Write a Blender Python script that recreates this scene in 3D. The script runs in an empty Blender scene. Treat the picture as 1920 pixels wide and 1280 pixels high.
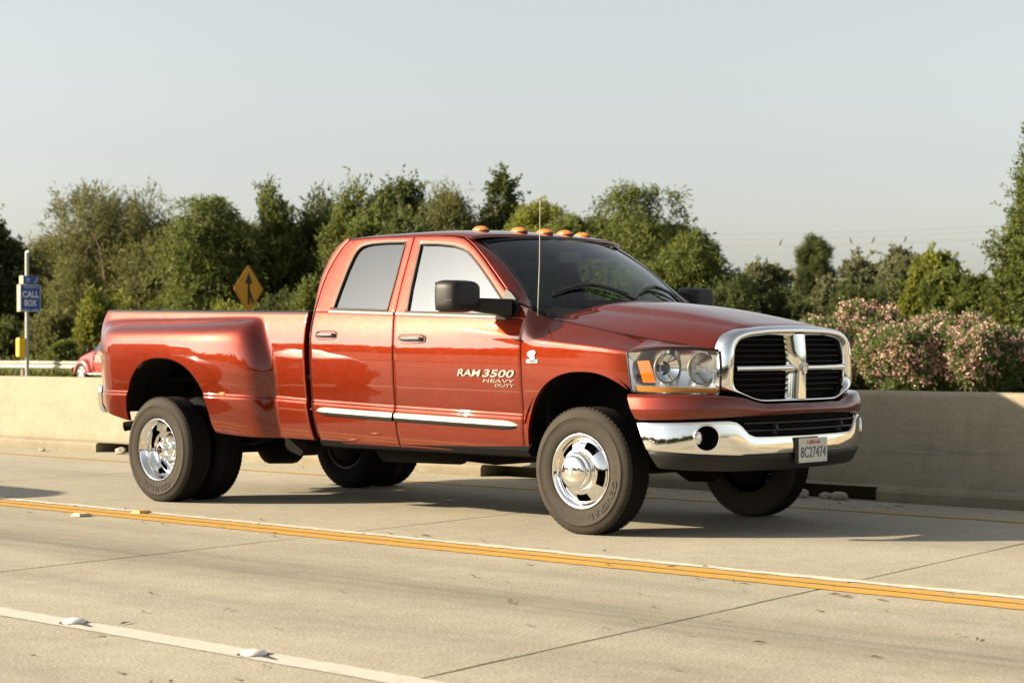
import bpy, bmesh, math, random
import numpy as np
from mathutils import Vector, Matrix, Euler

random.seed(7)
SC = bpy.context.scene
COL = SC.collection
rad = math.radians

# ------------------------------------------------------------------ camera
cam_d = bpy.data.cameras.new("camera")
cam = bpy.data.objects.new("camera", cam_d)
COL.objects.link(cam)
CAM_POS = Vector((11.9696, -9.9841, 1.1845))
CAM_YAW, CAM_PITCH, CAM_ROLL = -0.755093, 0.002277, -0.002091
cf = Vector((math.sin(CAM_YAW) * math.cos(CAM_PITCH), math.cos(CAM_YAW) * math.cos(CAM_PITCH), math.sin(CAM_PITCH)))
cr = Vector((math.cos(CAM_YAW), -math.sin(CAM_YAW), 0))
cu = cr.cross(cf)
cr2 = cr * math.cos(CAM_ROLL) + cu * math.sin(CAM_ROLL)
cu2 = -cr * math.sin(CAM_ROLL) + cu * math.cos(CAM_ROLL)
mw = Matrix((cr2, cu2, -cf)).transposed().to_4x4()
mw.translation = CAM_POS
cam.matrix_world = mw
cam_d.sensor_width = 36.0
cam_d.lens = 3580.63 / 1920 * 36.0
cam_d.clip_start = 0.1
cam_d.clip_end = 6000
cam_d.dof.use_dof = True
cam_d.dof.focus_distance = 12.2
cam_d.dof.aperture_fstop = 4.5
SC.camera = cam

# ------------------------------------------------------------------ daylight
SUN_AZ = rad(46.0)      # heading of the shadows, from +X (driving direction) towards +Y
SUN_EL = rad(21.2)
world = bpy.data.worlds.new("World")
SC.world = world
world.use_nodes = True
wn = world.node_tree.nodes
wl = world.node_tree.links
for n in list(wn):
    wn.remove(n)
w_out = wn.new("ShaderNodeOutputWorld")
w_bg = wn.new("ShaderNodeBackground")
w_sky = wn.new("ShaderNodeTexSky")
w_sky.sky_type = 'NISHITA'
w_sky.sun_disc = False
w_sky.sun_elevation = SUN_EL
w_sky.sun_rotation = math.atan2(-math.cos(SUN_AZ), -math.sin(SUN_AZ)) % (2 * math.pi)
w_sky.altitude = 80
w_sky.air_density = 1.0
w_sky.dust_density = 1.9
w_sky.ozone_density = 1.2
w_bg.inputs['Strength'].default_value = 0.076
w_hsv = wn.new("ShaderNodeHueSaturation")      # hazy air: the whole sky is pale
w_hsv.inputs['Saturation'].default_value = 0.34
wl.new(w_sky.outputs[0], w_hsv.inputs['Color'])
w_tint = wn.new("ShaderNodeMixRGB")
w_tint.blend_type = 'MULTIPLY'
w_tint.inputs[0].default_value = 1.0
w_tint.inputs[2].default_value = (1.0, 0.99, 0.945, 1)
wl.new(w_hsv.outputs[0], w_tint.inputs[1])
wl.new(w_tint.outputs[0], w_bg.inputs['Color'])
wl.new(w_bg.outputs[0], w_out.inputs['Surface'])

sun_d = bpy.data.lights.new("sun", 'SUN')
sun_d.energy = 5.0
sun_d.angle = rad(0.6)
sun_d.color = (1.0, 0.83, 0.58)
sun = bpy.data.objects.new("sun", sun_d)
COL.objects.link(sun)
sd = Vector((math.cos(SUN_AZ) * math.cos(SUN_EL), math.sin(SUN_AZ) * math.cos(SUN_EL), -math.sin(SUN_EL)))
sun.rotation_euler = sd.to_track_quat('-Z', 'Y').to_euler()
sun.location = (-30, -30, 20)

SC.view_settings.view_transform = 'Standard'
SC.view_settings.look = 'None'
SC.view_settings.gamma = 1.0
SC.view_settings.exposure = 1.4
SC.view_settings.use_curve_mapping = False
SC.render.engine = 'CYCLES'
SC.cycles.use_denoising = True
SC.cycles.max_bounces = 8
SC.cycles.transparent_max_bounces = 12
SC.cycles.sample_clamp_indirect = 1.5
SC.cycles.blur_glossy = 1.0
SC.cycles.use_adaptive_sampling = False
world.cycles.sampling_method = 'MANUAL'
world.cycles.sample_map_resolution = 1024
SC.cycles.caustics_reflective = False
SC.cycles.caustics_refractive = False

# ------------------------------------------------------------------ helpers
def smooth01(t):
    t = min(1.0, max(0.0, t))
    return t * t * (3 - 2 * t)

def interp(x, pts):
    """monotone cubic (pchip) through (x, y) pairs"""
    n = len(pts)
    if x <= pts[0][0]:
        return pts[0][1]
    if x >= pts[-1][0]:
        return pts[-1][1]
    h = [pts[i + 1][0] - pts[i][0] for i in range(n - 1)]
    d = [(pts[i + 1][1] - pts[i][1]) / h[i] for i in range(n - 1)]
    m = [d[0]] + [0.0] * (n - 2) + [d[-1]]
    for i in range(1, n - 1):
        if d[i - 1] * d[i] > 0:
            w1 = 2 * h[i] + h[i - 1]
            w2 = h[i] + 2 * h[i - 1]
            m[i] = (w1 + w2) / (w1 / d[i - 1] + w2 / d[i])
    for i in range(n - 1):
        if x <= pts[i + 1][0]:
            t = (x - pts[i][0]) / h[i]
            t2, t3 = t * t, t * t * t
            return ((2 * t3 - 3 * t2 + 1) * pts[i][1] + (t3 - 2 * t2 + t) * h[i] * m[i]
                    + (-2 * t3 + 3 * t2) * pts[i + 1][1] + (t3 - t2) * h[i] * m[i + 1])

def curve(t, pts):
    """smooth curve through tuples, t in 0..1 by index"""
    n = len(pts) - 1
    return tuple(interp(t * n, [(i, p[k]) for i, p in enumerate(pts)]) for k in range(len(pts[0])))

def resample(poly, n):
    P = [Vector(q) for q in poly]
    L = [0.0]
    for a, b in zip(P, P[1:]):
        L.append(L[-1] + (b - a).length)
    out = []
    j = 0
    for i in range(n):
        s = L[-1] * i / (n - 1)
        while j < len(P) - 2 and L[j + 1] < s:
            j += 1
        seg = L[j + 1] - L[j]
        t = 0 if seg < 1e-9 else (s - L[j]) / seg
        out.append(tuple(P[j].lerp(P[j + 1], min(1, max(0, t)))))
    return out

class G:
    def __init__(self):
        self.v, self.f, self.s = [], [], []
    def add(self, verts, faces, smooth=True):
        o = len(self.v)
        self.v += [tuple(q) for q in verts]
        for q in faces:
            self.f.append(tuple(o + i for i in q))
            self.s.append(smooth)
        return self
    def grid(self, P, smooth=True, flip=False, close_u=False, close_v=False):
        n, m = len(P), len(P[0])
        vs = [q for row in P for q in row]
        fs = []
        for i in range(n if close_u else n - 1):
            for j in range(m if close_v else m - 1):
                a, b = i * m + j, i * m + (j + 1) % m
                c, d = ((i + 1) % n) * m + (j + 1) % m, ((i + 1) % n) * m + j
                fs.append((a, d, c, b) if flip else (a, b, c, d))
        return self.add(vs, fs, smooth)
    def shell(self, P, inward, thick=0.018, round_=0.0025, flip=False):
        """grid panel with softly turned edges and a return along `inward` (vector or function of point)"""
        n, m = len(P), len(P[0])
        inw = inward if callable(inward) else (lambda q, d=Vector(inward): d)
        Q = [[Vector(q) for q in row] for row in P]
        R = [[q.copy() for q in row] for row in Q]
        for i in range(n):
            for j in range(m):
                if i in (0, n - 1) or j in (0, m - 1):
                    R[i][j] = Q[i][j] + inw(Q[i][j]) * round_
        # insert near-edge lines
        def near(a, b, d=0.006):
            L = (b - a).length
            return a.lerp(b, min(.5, d / L)) if L > 1e-6 else a.copy()
        rows = [R[0], [near(Q[0][j], Q[1][j]) for j in range(m)]] + R[1:-1] + [[near(Q[-1][j], Q[-2][j]) for j in range(m)], R[-1]]
        out = []
        for k, row in enumerate(rows):
            a = near(row[0], row[1]) if k in (0, len(rows) - 1) else near(row[0] - inw(row[0]) * round_, row[1])
            b = near(row[-1], row[-2]) if k in (0, len(rows) - 1) else near(row[-1] - inw(row[-1]) * round_, row[-2])
            out.append([row[0], a] + row[1:-1] + [b, row[-1]])
        self.grid(out, True, flip)
        loop = list(out[0]) + [r[-1] for r in out[1:]] + list(reversed(out[-1][:-1])) + [r[0] for r in reversed(out[1:-1])]
        self.grid([loop, [q + inw(q) * thick for q in loop]], True, flip, close_v=True)
        return self
    def box(self, c, s, rot=None, smooth=False):
        vs = []
        for z in (-.5, .5):
            for y in (-.5, .5):
                for x in (-.5, .5):
                    q = Vector((x * s[0], y * s[1], z * s[2]))
                    if rot is not None:
                        q = rot @ q
                    vs.append(q + Vector(c))
        return self.add(vs, [(0, 2, 3, 1), (4, 5, 7, 6), (0, 1, 5, 4), (2, 6, 7, 3), (0, 4, 6, 2), (1, 3, 7, 5)], smooth)
    def tube(self, path, r, seg=8, caps=True, up=(0, 0, 1)):
        P = [Vector(q) for q in path]
        rr = r if isinstance(r, (list, tuple)) else [r] * len(P)
        rows = []
        for i, q in enumerate(P):
            t = (P[min(i + 1, len(P) - 1)] - P[max(i - 1, 0)]).normalized()
            a = t.cross(Vector(up))
            if a.length < 1e-3:
                a = t.cross(Vector((1, 0, 0)))
            a.normalize()
            b = t.cross(a)
            rows.append([q + (a * math.cos(2 * math.pi * k / seg) + b * math.sin(2 * math.pi * k / seg)) * rr[i] for k in range(seg)])
        self.grid(rows, True, False, close_v=True)
        if caps:
            self.add(rows[0], [tuple(range(seg))], False)
            self.add(rows[-1], [tuple(reversed(range(seg)))], False)
        return self
    def lathe(self, prof, origin=(0, 0, 0), axis='Y', seg=48, sharp=()):
        """prof: list of (r, a): radius and distance along axis; indices in `sharp` split the shading"""
        o = Vector(origin)
        def ring(r, a):
            out = []
            for k in range(seg):
                c, s = math.cos(2 * math.pi * k / seg) * r, math.sin(2 * math.pi * k / seg) * r
                out.append(o + (Vector((c, a, s)) if axis == 'Y' else Vector((c, s, a)) if axis == 'Z' else Vector((a, c, s))))
            return out
        run = []
        for i, (r, a) in enumerate(prof):
            run.append(ring(r, a))
            if i in sharp and len(run) > 1:
                self.grid(run, True, False, close_v=True)
                run = [ring(r, a)]
        if len(run) > 1:
            self.grid(run, True, False, close_v=True)
        return self
    def prism(self, outline, axis, a0, a1, smooth=False):
        """outline in 2-D extruded along axis ('X': (y,z), 'Y': (x,z), 'Z': (x,y))"""
        def P(q, a):
            return (a, q[0], q[1]) if axis == 'X' else (q[0], a, q[1]) if axis == 'Y' else (q[0], q[1], a)
        n = len(outline)
        lo, hi = [P(q, a0) for q in outline], [P(q, a1) for q in outline]
        self.add(lo, [tuple(reversed(range(n)))], False)
        self.add(hi, [tuple(range(n))], False)
        self.grid([lo, hi], smooth, False, close_v=True)
        return self
    def mirror(self):
        g = G()
        g.add([(x, -y, z) for x, y, z in self.v], [])
        g.f = [tuple(reversed(q)) for q in self.f]
        g.s = list(self.s)
        return g

def mesh_of(name, g):
    me = bpy.data.meshes.new(name)
    me.from_pydata([tuple(q) for q in g.v], [], g.f)
    me.polygons.foreach_set('use_smooth', g.s)
    me.update()
    return me

def put(name, me, mat, parent=None, label=None):
    if isinstance(me, G):
        me = mesh_of(name, me)
    o = bpy.data.objects.new(name, me)
    if mat is not None:
        if not me.materials:
            me.materials.append(mat)
    COL.objects.link(o)
    if parent is not None:
        o.parent = parent
    if label:
        o['label'] = label
    return o

def thing(name, label, cat, loc=(0, 0, 0), rz=0.0, group=None):
    o = bpy.data.objects.new(name, None)
    o.empty_display_size = .2
    COL.objects.link(o)
    o.location = loc
    o.rotation_euler = (0, 0, rz)
    return tag(o, label, cat, group)

def tag(o, label, cat, group=None):
    o['label'] = label
    o['category'] = cat
    if group:
        o['group'] = group
    return o

def kind(o, k):
    o['kind'] = k
    return o

def text_mesh(txt, size=1.0, extrude=0.0, italic=0.0, space=1.0, bold=0.0):
    cu = bpy.data.curves.new("letters", 'FONT')
    cu.body = txt
    cu.size = size
    cu.extrude = extrude
    cu.shear = italic
    cu.space_character = space
    cu.offset = bold
    cu.align_x = 'CENTER'
    cu.align_y = 'CENTER'
    cu.resolution_u = 3
    o = bpy.data.objects.new("letters", cu)
    COL.objects.link(o)
    dg = bpy.context.evaluated_depsgraph_get()
    me = bpy.data.meshes.new_from_object(o.evaluated_get(dg))
    COL.objects.unlink(o)
    bpy.data.objects.remove(o)
    return me

def text_fit(txt, box, place, depth=.004, italic=0.0, bold=0.0):
    """letters scaled to box (width, height) and mapped by place(u, v, d) -> xyz ; returns G"""
    me = text_mesh(txt, 1.0, .5, italic, 1.0, bold)
    co = [v.co.copy() for v in me.vertices]
    x0, x1 = min(c.x for c in co), max(c.x for c in co)
    y0, y1 = min(c.y for c in co), max(c.y for c in co)
    g = G()
    g.add([place(((c.x - x0) / (x1 - x0) - .5) * box[0], ((c.y - y0) / (y1 - y0) - .5) * box[1], (c.z + .5) * depth) for c in co],
          [tuple(q.vertices) for q in me.polygons], False)
    bpy.data.meshes.remove(me)
    return g

# ------------------------------------------------------------------ materials
MATS = {}
def mat(name, color=(.5, .5, .5), rough=.5, metal=0.0, coat=0.0, spec=.5, emit=None, estr=0.0, coat_rough=.03):
    if name in MATS:
        return MATS[name]
    m = bpy.data.materials.new(name)
    m.use_nodes = True
    b = m.node_tree.nodes['Principled BSDF']
    b.inputs['Base Color'].default_value = (*color, 1)
    b.inputs['Roughness'].default_value = rough
    b.inputs['Metallic'].default_value = metal
    b.inputs['Coat Weight'].default_value = coat
    b.inputs['Coat Roughness'].default_value = coat_rough
    b.inputs['Specular IOR Level'].default_value = spec
    if emit:
        b.inputs['Emission Color'].default_value = (*emit, 1)
        b.inputs['Emission Strength'].default_value = estr
    MATS[name] = m
    return m

class N:
    """small node-graph writer"""
    def __init__(self, m):
        self.t = m.node_tree
        self.bsdf = self.t.nodes.get('Principled BSDF')
        self.out = self.t.nodes.get('Material Output')
    def new(self, ty, **kw):
        n = self.t.nodes.new('ShaderNode' + ty)
        for k, v in kw.items():
            if hasattr(n, k):
                setattr(n, k, v)
            else:
                n.inputs[k.replace('_', ' ')].default_value = v
        return n
    def link(self, a, b):
        self.t.links.new(a, b)
    def coord(self, which='Object', scale=(1, 1, 1), loc=(0, 0, 0)):
        c = self.new('TexCoord')
        mp = self.new('Mapping')
        mp.inputs['Scale'].default_value = scale
        mp.inputs['Location'].default_value = loc
        self.link(c.outputs[which], mp.inputs['Vector'])
        return mp.outputs[0]
    def noise(self, vec, scale, detail=4.0, rough=.55, dist=0.0):
        n = self.new('TexNoise')
        n.inputs['Scale'].default_value = scale
        n.inputs['Detail'].default_value = detail
        n.inputs['Roughness'].default_value = rough
        n.inputs['Distortion'].default_value = dist
        self.link(vec, n.inputs['Vector'])
        return n.outputs['Fac']
    def ramp(self, fac, stops):
        r = self.new('ValToRGB')
        el = r.color_ramp.elements
        while len(el) < len(stops):
            el.new(.5)
        for e, (p, c) in zip(el, stops):
            e.position = p
            e.color = (*c, 1) if len(c) == 3 else c
        self.link(fac, r.inputs[0])
        return r.outputs[0]
    def grey(self, fac, a, b, va=0.0, vb=1.0):
        n = self.new('MapRange')
        n.inputs[1].default_value = a
        n.inputs[2].default_value = b
        n.inputs[3].default_value = va
        n.inputs[4].default_value = vb
        self.link(fac, n.inputs[0])
        return n.outputs[0]
    def mix(self, fac, a, b, blend='MIX'):
        n = self.new('MixRGB')
        n.blend_type = blend
        for s, v in ((0, fac), (1, a), (2, b)):
            if isinstance(v, (int, float)):
                n.inputs[s].default_value = v if s == 0 else (v, v, v, 1)
            elif isinstance(v, tuple):
                n.inputs[s].default_value = (*v, 1)
            else:
                self.link(v, n.inputs[s])
        return n.outputs[0]
    def math(self, op, a, b=0.0):
        n = self.new('Math')
        n.operation = op
        for s, v in ((0, a), (1, b)):
            if isinstance(v, (int, float)):
                n.inputs[s].default_value = v
            else:
                self.link(v, n.inputs[s])
        return n.outputs[0]
    def bump(self, h, strength=.3, dist=.02):
        n = self.new('Bump')
        n.inputs['Strength'].default_value = strength
        n.inputs['Distance'].default_value = dist
        self.link(h, n.inputs['Height'])
        self.link(n.outputs[0], self.bsdf.inputs['Normal'])
    def color(self, c):
        self.link(c, self.bsdf.inputs['Base Color'])
    def rough(self, c):
        self.link(c, self.bsdf.inputs['Roughness'])

# ------------------------------------------------------------------ surface materials
def concrete(name, base, dark, light, wear=None, bump=.25, speck=1.0):
    m = mat(name, base, .9, spec=.12)
    n = N(m)
    v = n.coord('Object')
    g = n.new('NewGeometry')
    big = n.noise(g.outputs['Position'], .55, 5, .6)
    mid = n.noise(g.outputs['Position'], 6.0, 6, .65)
    fine = n.noise(g.outputs['Position'], 70.0, 3, .7)
    c = n.ramp(n.mix(.5, big, mid), [(.3, dark), (.5, base), (.72, light)])
    sp = n.grey(fine, .34, .68, 1 - .38 * speck, 1 + .28 * speck)
    c = n.mix(1.0, c, sp, 'MULTIPLY')
    vo = n.new('TexVoronoi')
    vo.inputs['Scale'].default_value = 42.0
    n.link(g.outputs['Position'], vo.inputs['Vector'])
    pit = n.grey(vo.outputs['Distance'], .06, .16, 1.0, 0.0)
    pit = n.math('MULTIPLY', pit, n.grey(n.noise(g.outputs['Position'], 3.1, 3), .5, .66))
    c = n.mix(n.math('MULTIPLY', pit, .55), c, (.05, .045, .035))
    if wear:
        sep = n.new('SeparateXYZ')
        n.link(g.outputs['Position'], sep.inputs[0])
        wob = n.math('MULTIPLY', n.math('SUBTRACT', n.noise(g.outputs['Position'], .35, 2), .5), .5)
        st = n.new('TexNoise')
        mp = n.new('Mapping')
        mp.inputs['Scale'].default_value = (.45, 9.0, 1)
        n.link(g.outputs['Position'], mp.inputs[0])
        n.link(mp.outputs[0], st.inputs['Vector'])
        st.inputs['Scale'].default_value = 1.0
        st.inputs['Detail'].default_value = 6
        yy = n.math('ADD', sep.outputs[1], wob)
        for y0, wd, amt in wear:
            d = n.math('ABSOLUTE', n.math('SUBTRACT', yy, y0))
            f = n.grey(d, wd, .02, 0.0, 1.0)
            f = n.math('MULTIPLY', n.math('MULTIPLY', f, n.grey(st.outputs['Fac'], .3, .68, .35, 1.0)), amt)
            c = n.mix(f, c, (.075, .068, .058))
    n.color(c)
    n.bump(n.mix(.35, fine, mid), bump, .006)
    return m

M_SLAB = concrete("slab_concrete", (.36, .333, .268), (.29, .268, .212), (.43, .40, .325),
                  wear=[(-3.45, .66, .62), (-4.5, .40, .30), (-2.62, .30, .26), (.25, .7, .3), (-7.2, .7, .7), (-6.1, .35, .25)])
M_WALL = concrete("barrier_concrete", (.285, .252, .186), (.24, .21, .152), (.325, .29, .217), bump=.2, speck=.5)
def wall_extra():
    n = N(M_WALL)
    src = n.bsdf.inputs['Base Color'].links[0].from_socket
    g = n.new('NewGeometry')
    mp = n.new('Mapping')
    mp.inputs['Scale'].default_value = (2.2, 1, .16)
    n.link(g.outputs['Position'], mp.inputs[0])
    st = n.noise(mp.outputs[0], 2.2, 6, .7)
    c = n.mix(n.grey(st, .52, .74, 0, .42), src, (.17, .145, .10))
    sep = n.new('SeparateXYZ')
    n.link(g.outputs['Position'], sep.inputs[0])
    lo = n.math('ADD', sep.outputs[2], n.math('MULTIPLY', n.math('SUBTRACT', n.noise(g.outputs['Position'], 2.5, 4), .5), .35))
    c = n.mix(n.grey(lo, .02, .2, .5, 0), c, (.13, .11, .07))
    # tyre scuffs low on the face and faint casting lifts
    mp2 = n.new('Mapping')
    mp2.inputs['Scale'].default_value = (.35, 1, 9)
    n.link(g.outputs['Position'], mp2.inputs[0])
    sc = n.noise(mp2.outputs[0], 1.6, 5, .6)
    band = n.math('MULTIPLY', n.grey(sep.outputs[2], .15, .40), n.grey(sep.outputs[2], .75, .5))
    c = n.mix(n.math('MULTIPLY', n.grey(sc, .60, .75, 0, .45), band), c, (.09, .08, .065))
    lift = n.noise(g.outputs['Position'], .22, 3)
    c = n.mix(1.0, c, n.grey(lift, .3, .7, .88, 1.1), 'MULTIPLY')
    n.color(c)
wall_extra()
M_BASE = concrete("joint_dirt", (.06, .052, .04), (.035, .03, .022), (.09, .08, .06))
M_FARROAD = concrete("far_lane_concrete", (.30, .27, .215), (.25, .22, .17), (.35, .31, .25))
M_GROUND = concrete("dry_ground", (.13, .11, .062), (.07, .065, .032), (.19, .16, .095))

def paint_mat(name, col, worn=.3, under=(.30, .265, .2)):
    m = mat(name, col, .7, spec=.2)
    n = N(m)
    g = n.new('NewGeometry')
    a = n.noise(g.outputs['Position'], 9.0, 6, .7)
    b = n.noise(g.outputs['Position'], 60.0, 3, .7)
    w = n.grey(n.mix(.4, a, b), .62 - worn * .35, .70, 0, .9)
    c = n.mix(w, n.mix(1.0, col, n.grey(b, .3, .7, .85, 1.12), 'MULTIPLY'), under)
    n.color(c)
    n.bump(b, .3, .004)
    return m
M_YELLOW = paint_mat("yellow_road_paint", (.54, .29, .030), .5)
M_YELLOW2 = paint_mat("faded_yellow_paint", (.50, .29, .06), .5)
M_WHITE = paint_mat("white_road_paint", (.50, .48, .43), .25)
M_WHITE2 = paint_mat("worn_white_paint", (.62, .58, .49), .45)

# ------------------------------------------------------------------ ground, road, slabs
def sheet(name, x0, x1, y0, y1, z, m):
    return kind(put(name, G().add([(x0, y0, z), (x1, y0, z), (x1, y1, z), (x0, y1, z)], [(0, 1, 2, 3)], False), m), 'structure')

sheet("ground", -2500, 2500, -2500, 2500, -.05, M_GROUND)
road = sheet("road", -160, 60, -17, 2.85, -.014, M_BASE)
sheet("opposite_road", -400, 120, 2.95, 31.0, -.006, M_FARROAD)

LANES = [(-16.2, -12.55), (-12.55, -8.93), (-8.93, -5.325), (-5.325, -2.062), (-2.062, 2.62)]
JOINTS = [(-150, 0), (-95, 0), (-62, -.06), (-42, -.06), (-36.4, -.06), (-31, -.06), (-26.5, -.06), (-22, -.06), (-17.2, -.06), (-12.6, -.06), (-7.6, -.06), (-2.92, -.06), (2.72, -.085),
          (6.43, -.12), (11.6, -.1), (16.0, -.1), (21.5, -.1), (26.0, 0), (58, 0)]
def slab(x0, s0, x1, s1, y0, y1, k):
    g = .0065
    rnd = random.Random(k)
    n = 14
    def edge(x, s, sg):
        # a slightly broken joint edge
        return [(x + s * (y0 + g + (y1 - y0 - 2 * g) * i / n) + sg * (g + rnd.random() ** 3 * .008), y0 + g + (y1 - y0 - 2 * g) * i / n) for i in range(n + 1)]
    a, b = edge(x0, s0, 1), edge(x1, s1, -1)
    out = a + list(reversed(b))
    out = list(reversed(out))
    vs = [(x, y, 0.0) for x, y in out] + [(x, y, -.0135) for x, y in out]
    m = len(out)
    fs = [tuple(range(m))] + [(i, i + m, (i + 1) % m + m, (i + 1) % m) for i in range(m)]
    return G().add(vs, fs, False)
kk = 0
for y0, y1 in LANES:
    for (xa, sa), (xb, sb) in zip(JOINTS, JOINTS[1:]):
        kk += 1
        off = 0.0
        put("slab", slab(xa, sa, xb, sb, y0, y1, kk), M_SLAB, road)

def ragged_line(name, x0, x1, y0, y1, z, m, rag, step=.035, seed=1):
    rnd = random.Random(seed)
    n = int((x1 - x0) / step)
    lo, hi = [], []
    e0 = e1 = 0.0
    for i in range(n + 1):
        x = x0 + (x1 - x0) * i / n
        e0 = .6 * e0 + (rnd.random() - .5) * rag
        e1 = .6 * e1 + (rnd.random() - .5) * rag
        lo.append((x, y0 + e0, z))
        hi.append((x, y1 + e1, z))
    o = put(name, G().grid([hi, lo], False), m)
    return kind(o, 'structure')
ragged_line("yellow_lane_line", -14, 14, -2.215, -2.075, .004, M_YELLOW, .014, seed=2)
ragged_line("yellow_lane_line", -14, 14, -2.045, -1.925, .004, M_YELLOW, .010, seed=3)
ragged_line("white_paint_strip", -14, 14, -1.885, -1.795, .004, M_WHITE2, .022, seed=4)
ragged_line("white_lane_line", -10, 16, -5.40, -5.255, .004, M_WHITE, .006, seed=5)
ragged_line("yellow_edge_line", -40, 18, 1.57, 1.66, .004, M_YELLOW2, .02, seed=6)
ragged_line("yellow_far_line", -90, 30, 4.4, 4.55, .004, M_YELLOW2, .01, .5, seed=7)

# ------------------------------------------------------------------ median barrier
SLOTS = [(-6.15, -5.25), (-.12, .78), (3.15, 4.06), (-12.3, -11.4), (-18.2, -17.3), (9.3, 10.2)]
BAR_PROF = [(2.44, -.04), (2.44, .075), (2.452, .10), (2.53, .125), (2.585, .42), (2.645, .80), (2.66, .822), (2.685, .832), (2.83, .832), (2.85, .82), (2.86, .79), (2.93, .30), (2.96, -.04)]
def barrier():
    g = G()
    xs = [-130.0]
    cuts = sorted(SLOTS)
    segs = []
    x = -130.0
    for a, b in cuts:
        segs.append((x, a, False))
        segs.append((a, b, True))
        x = b
    segs.append((x, 45.0, False))
    def sect(xx, slot):
        pr = BAR_PROF
        if slot:
            pr = [(2.80, -.04), (2.80, .105), (2.47, .108), (2.53, .125)] + BAR_PROF[4:]
        return [(xx, y, z) for y, z in pr]
    rnd = random.Random(5)
    for a, b, s in segs:
        n = max(2, int((b - a) / .5))
        rows = []
        for i in range(n + 1):
            xx = a + (b - a) * i / n
            rows.append(sect(xx, s))
        pr = rows[0]
        for j in range(len(pr) - 1):     # flat-shaded bands share edges per band
            g.grid([[r[j] for r in rows], [r[j + 1] for r in rows]], j in (4, 5, 6, 7, 8, 9), True)
        if s:
            for xx in (a, b):
                g.add([(xx, 2.44, -.04), (xx, 2.80, -.04), (xx, 2.80, .105), (xx, 2.53, .125), (xx, 2.452, .10), (xx, 2.44, .075)], [(0, 1, 2, 3, 4, 5)], False)
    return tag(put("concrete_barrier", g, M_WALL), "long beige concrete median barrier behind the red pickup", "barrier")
barrier()

# stones lying in the drain slots of the barrier
M_STONE = concrete("stone", (.36, .33, .27), (.26, .23, .18), (.45, .41, .34))
def stone(x, y, r, label, sd):
    rnd = random.Random(sd)
    bm = bmesh.new()
    bmesh.ops.create_icosphere(bm, subdivisions=2, radius=r)
    for v in bm.verts:
        k = 1 + (rnd.random() - .5) * .35
        v.co = Vector((v.co.x * 1.35 * k, v.co.y * k, v.co.z * .8 * k))
    me = bpy.data.meshes.new("stone")
    bm.to_mesh(me)
    bm.free()
    o = put("stone", me, M_STONE)
    o.location = (x, y, r * .6)
    tag(o, label, "stone", "stones in the barrier drain slots")
stone(-5.62, 2.40, .055, "rounded pale stone in the drain slot near the rear dual wheels", 1)
stone(3.42, 2.38, .05, "left pale stone in the drain slot behind the front bumper", 2)
stone(3.62, 2.42, .038, "small dark stone between two pale stones in the drain slot", 3)
stone(3.77, 2.38, .048, "right pale stone in the drain slot behind the front bumper", 4)
stone(-6.75, 2.13, .03, "small dark clod on the road left of the drain slot", 5)

# ------------------------------------------------------------------ road markers
M_DOT = mat("ceramic_white", (.66, .64, .60), .28, coat=.4)
M_GLUE = mat("bitumen_glue", (.035, .032, .03), .7)
M_YMARK = mat("yellow_marker_plastic", (.62, .33, .04), .45)
M_YMARK2 = mat("pale_marker_plastic", (.60, .50, .30), .5)
def dot(x, y, label):
    t = thing("road_dot", label, "road marker", (x, y, 0.004), 0, "white domes on the white lane line")
    put("dome", G().lathe([(.052, .0), (.051, .006), (.046, .012), (.036, .017), (.02, .020), (.0005, .0215)], axis='Z', seg=28), M_DOT, t)
    g = G()
    rnd = random.Random(int(x * 100))
    out = []
    for k in range(26):
        a = 2 * math.pi * k / 26
        r = .058 + rnd.random() * .012
        out.append((math.cos(a) * r, math.sin(a) * r, .001))
    g.add(out, [tuple(range(26))], False)
    g.add([(.05, -.02, .0012), (.16, -.03, .0012), (.17, -.018, .0012), (.05, .02, .0012)], [(0, 1, 2, 3)], False)
    put("glue", g, M_GLUE, t)
dot(4.99, -5.31, "white ceramic dome on the white lane line, the left one")
dot(6.22, -5.325, "white ceramic dome on the white lane line, the right one")
def ymark(x, y, label, m):
    t = thing("reflective_marker", label, "road marker", (x, y, .004), 0, "square markers beside the yellow lines")
    a, b, h = .055, .032, .018
    put("body", G().add([(-a, -a, 0), (a, -a, 0), (a, a, 0), (-a, a, 0), (-b, -a * .8, h), (b, -a * .8, h), (b, a * .8, h), (-b, a * .8, h)],
        [(4, 5, 6, 7), (0, 1, 5, 4), (1, 2, 6, 5), (2, 3, 7, 6), (3, 0, 4, 7)], False), m, t)
    put("reflector", G().add([(a * .97, -a * .6, .004), (b * 1.1, -a * .6, h * .9), (b * 1.1, a * .6, h * .9), (a * .97, a * .6, .004)], [(0, 3, 2, 1)], False), M_YMARK2, t)
ymark(.62, -2.32, "pale square marker on the near side of the yellow lines", M_YMARK2)
ymark(.74, -1.90, "yellow square marker on the far side of the yellow lines", M_YMARK)

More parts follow.
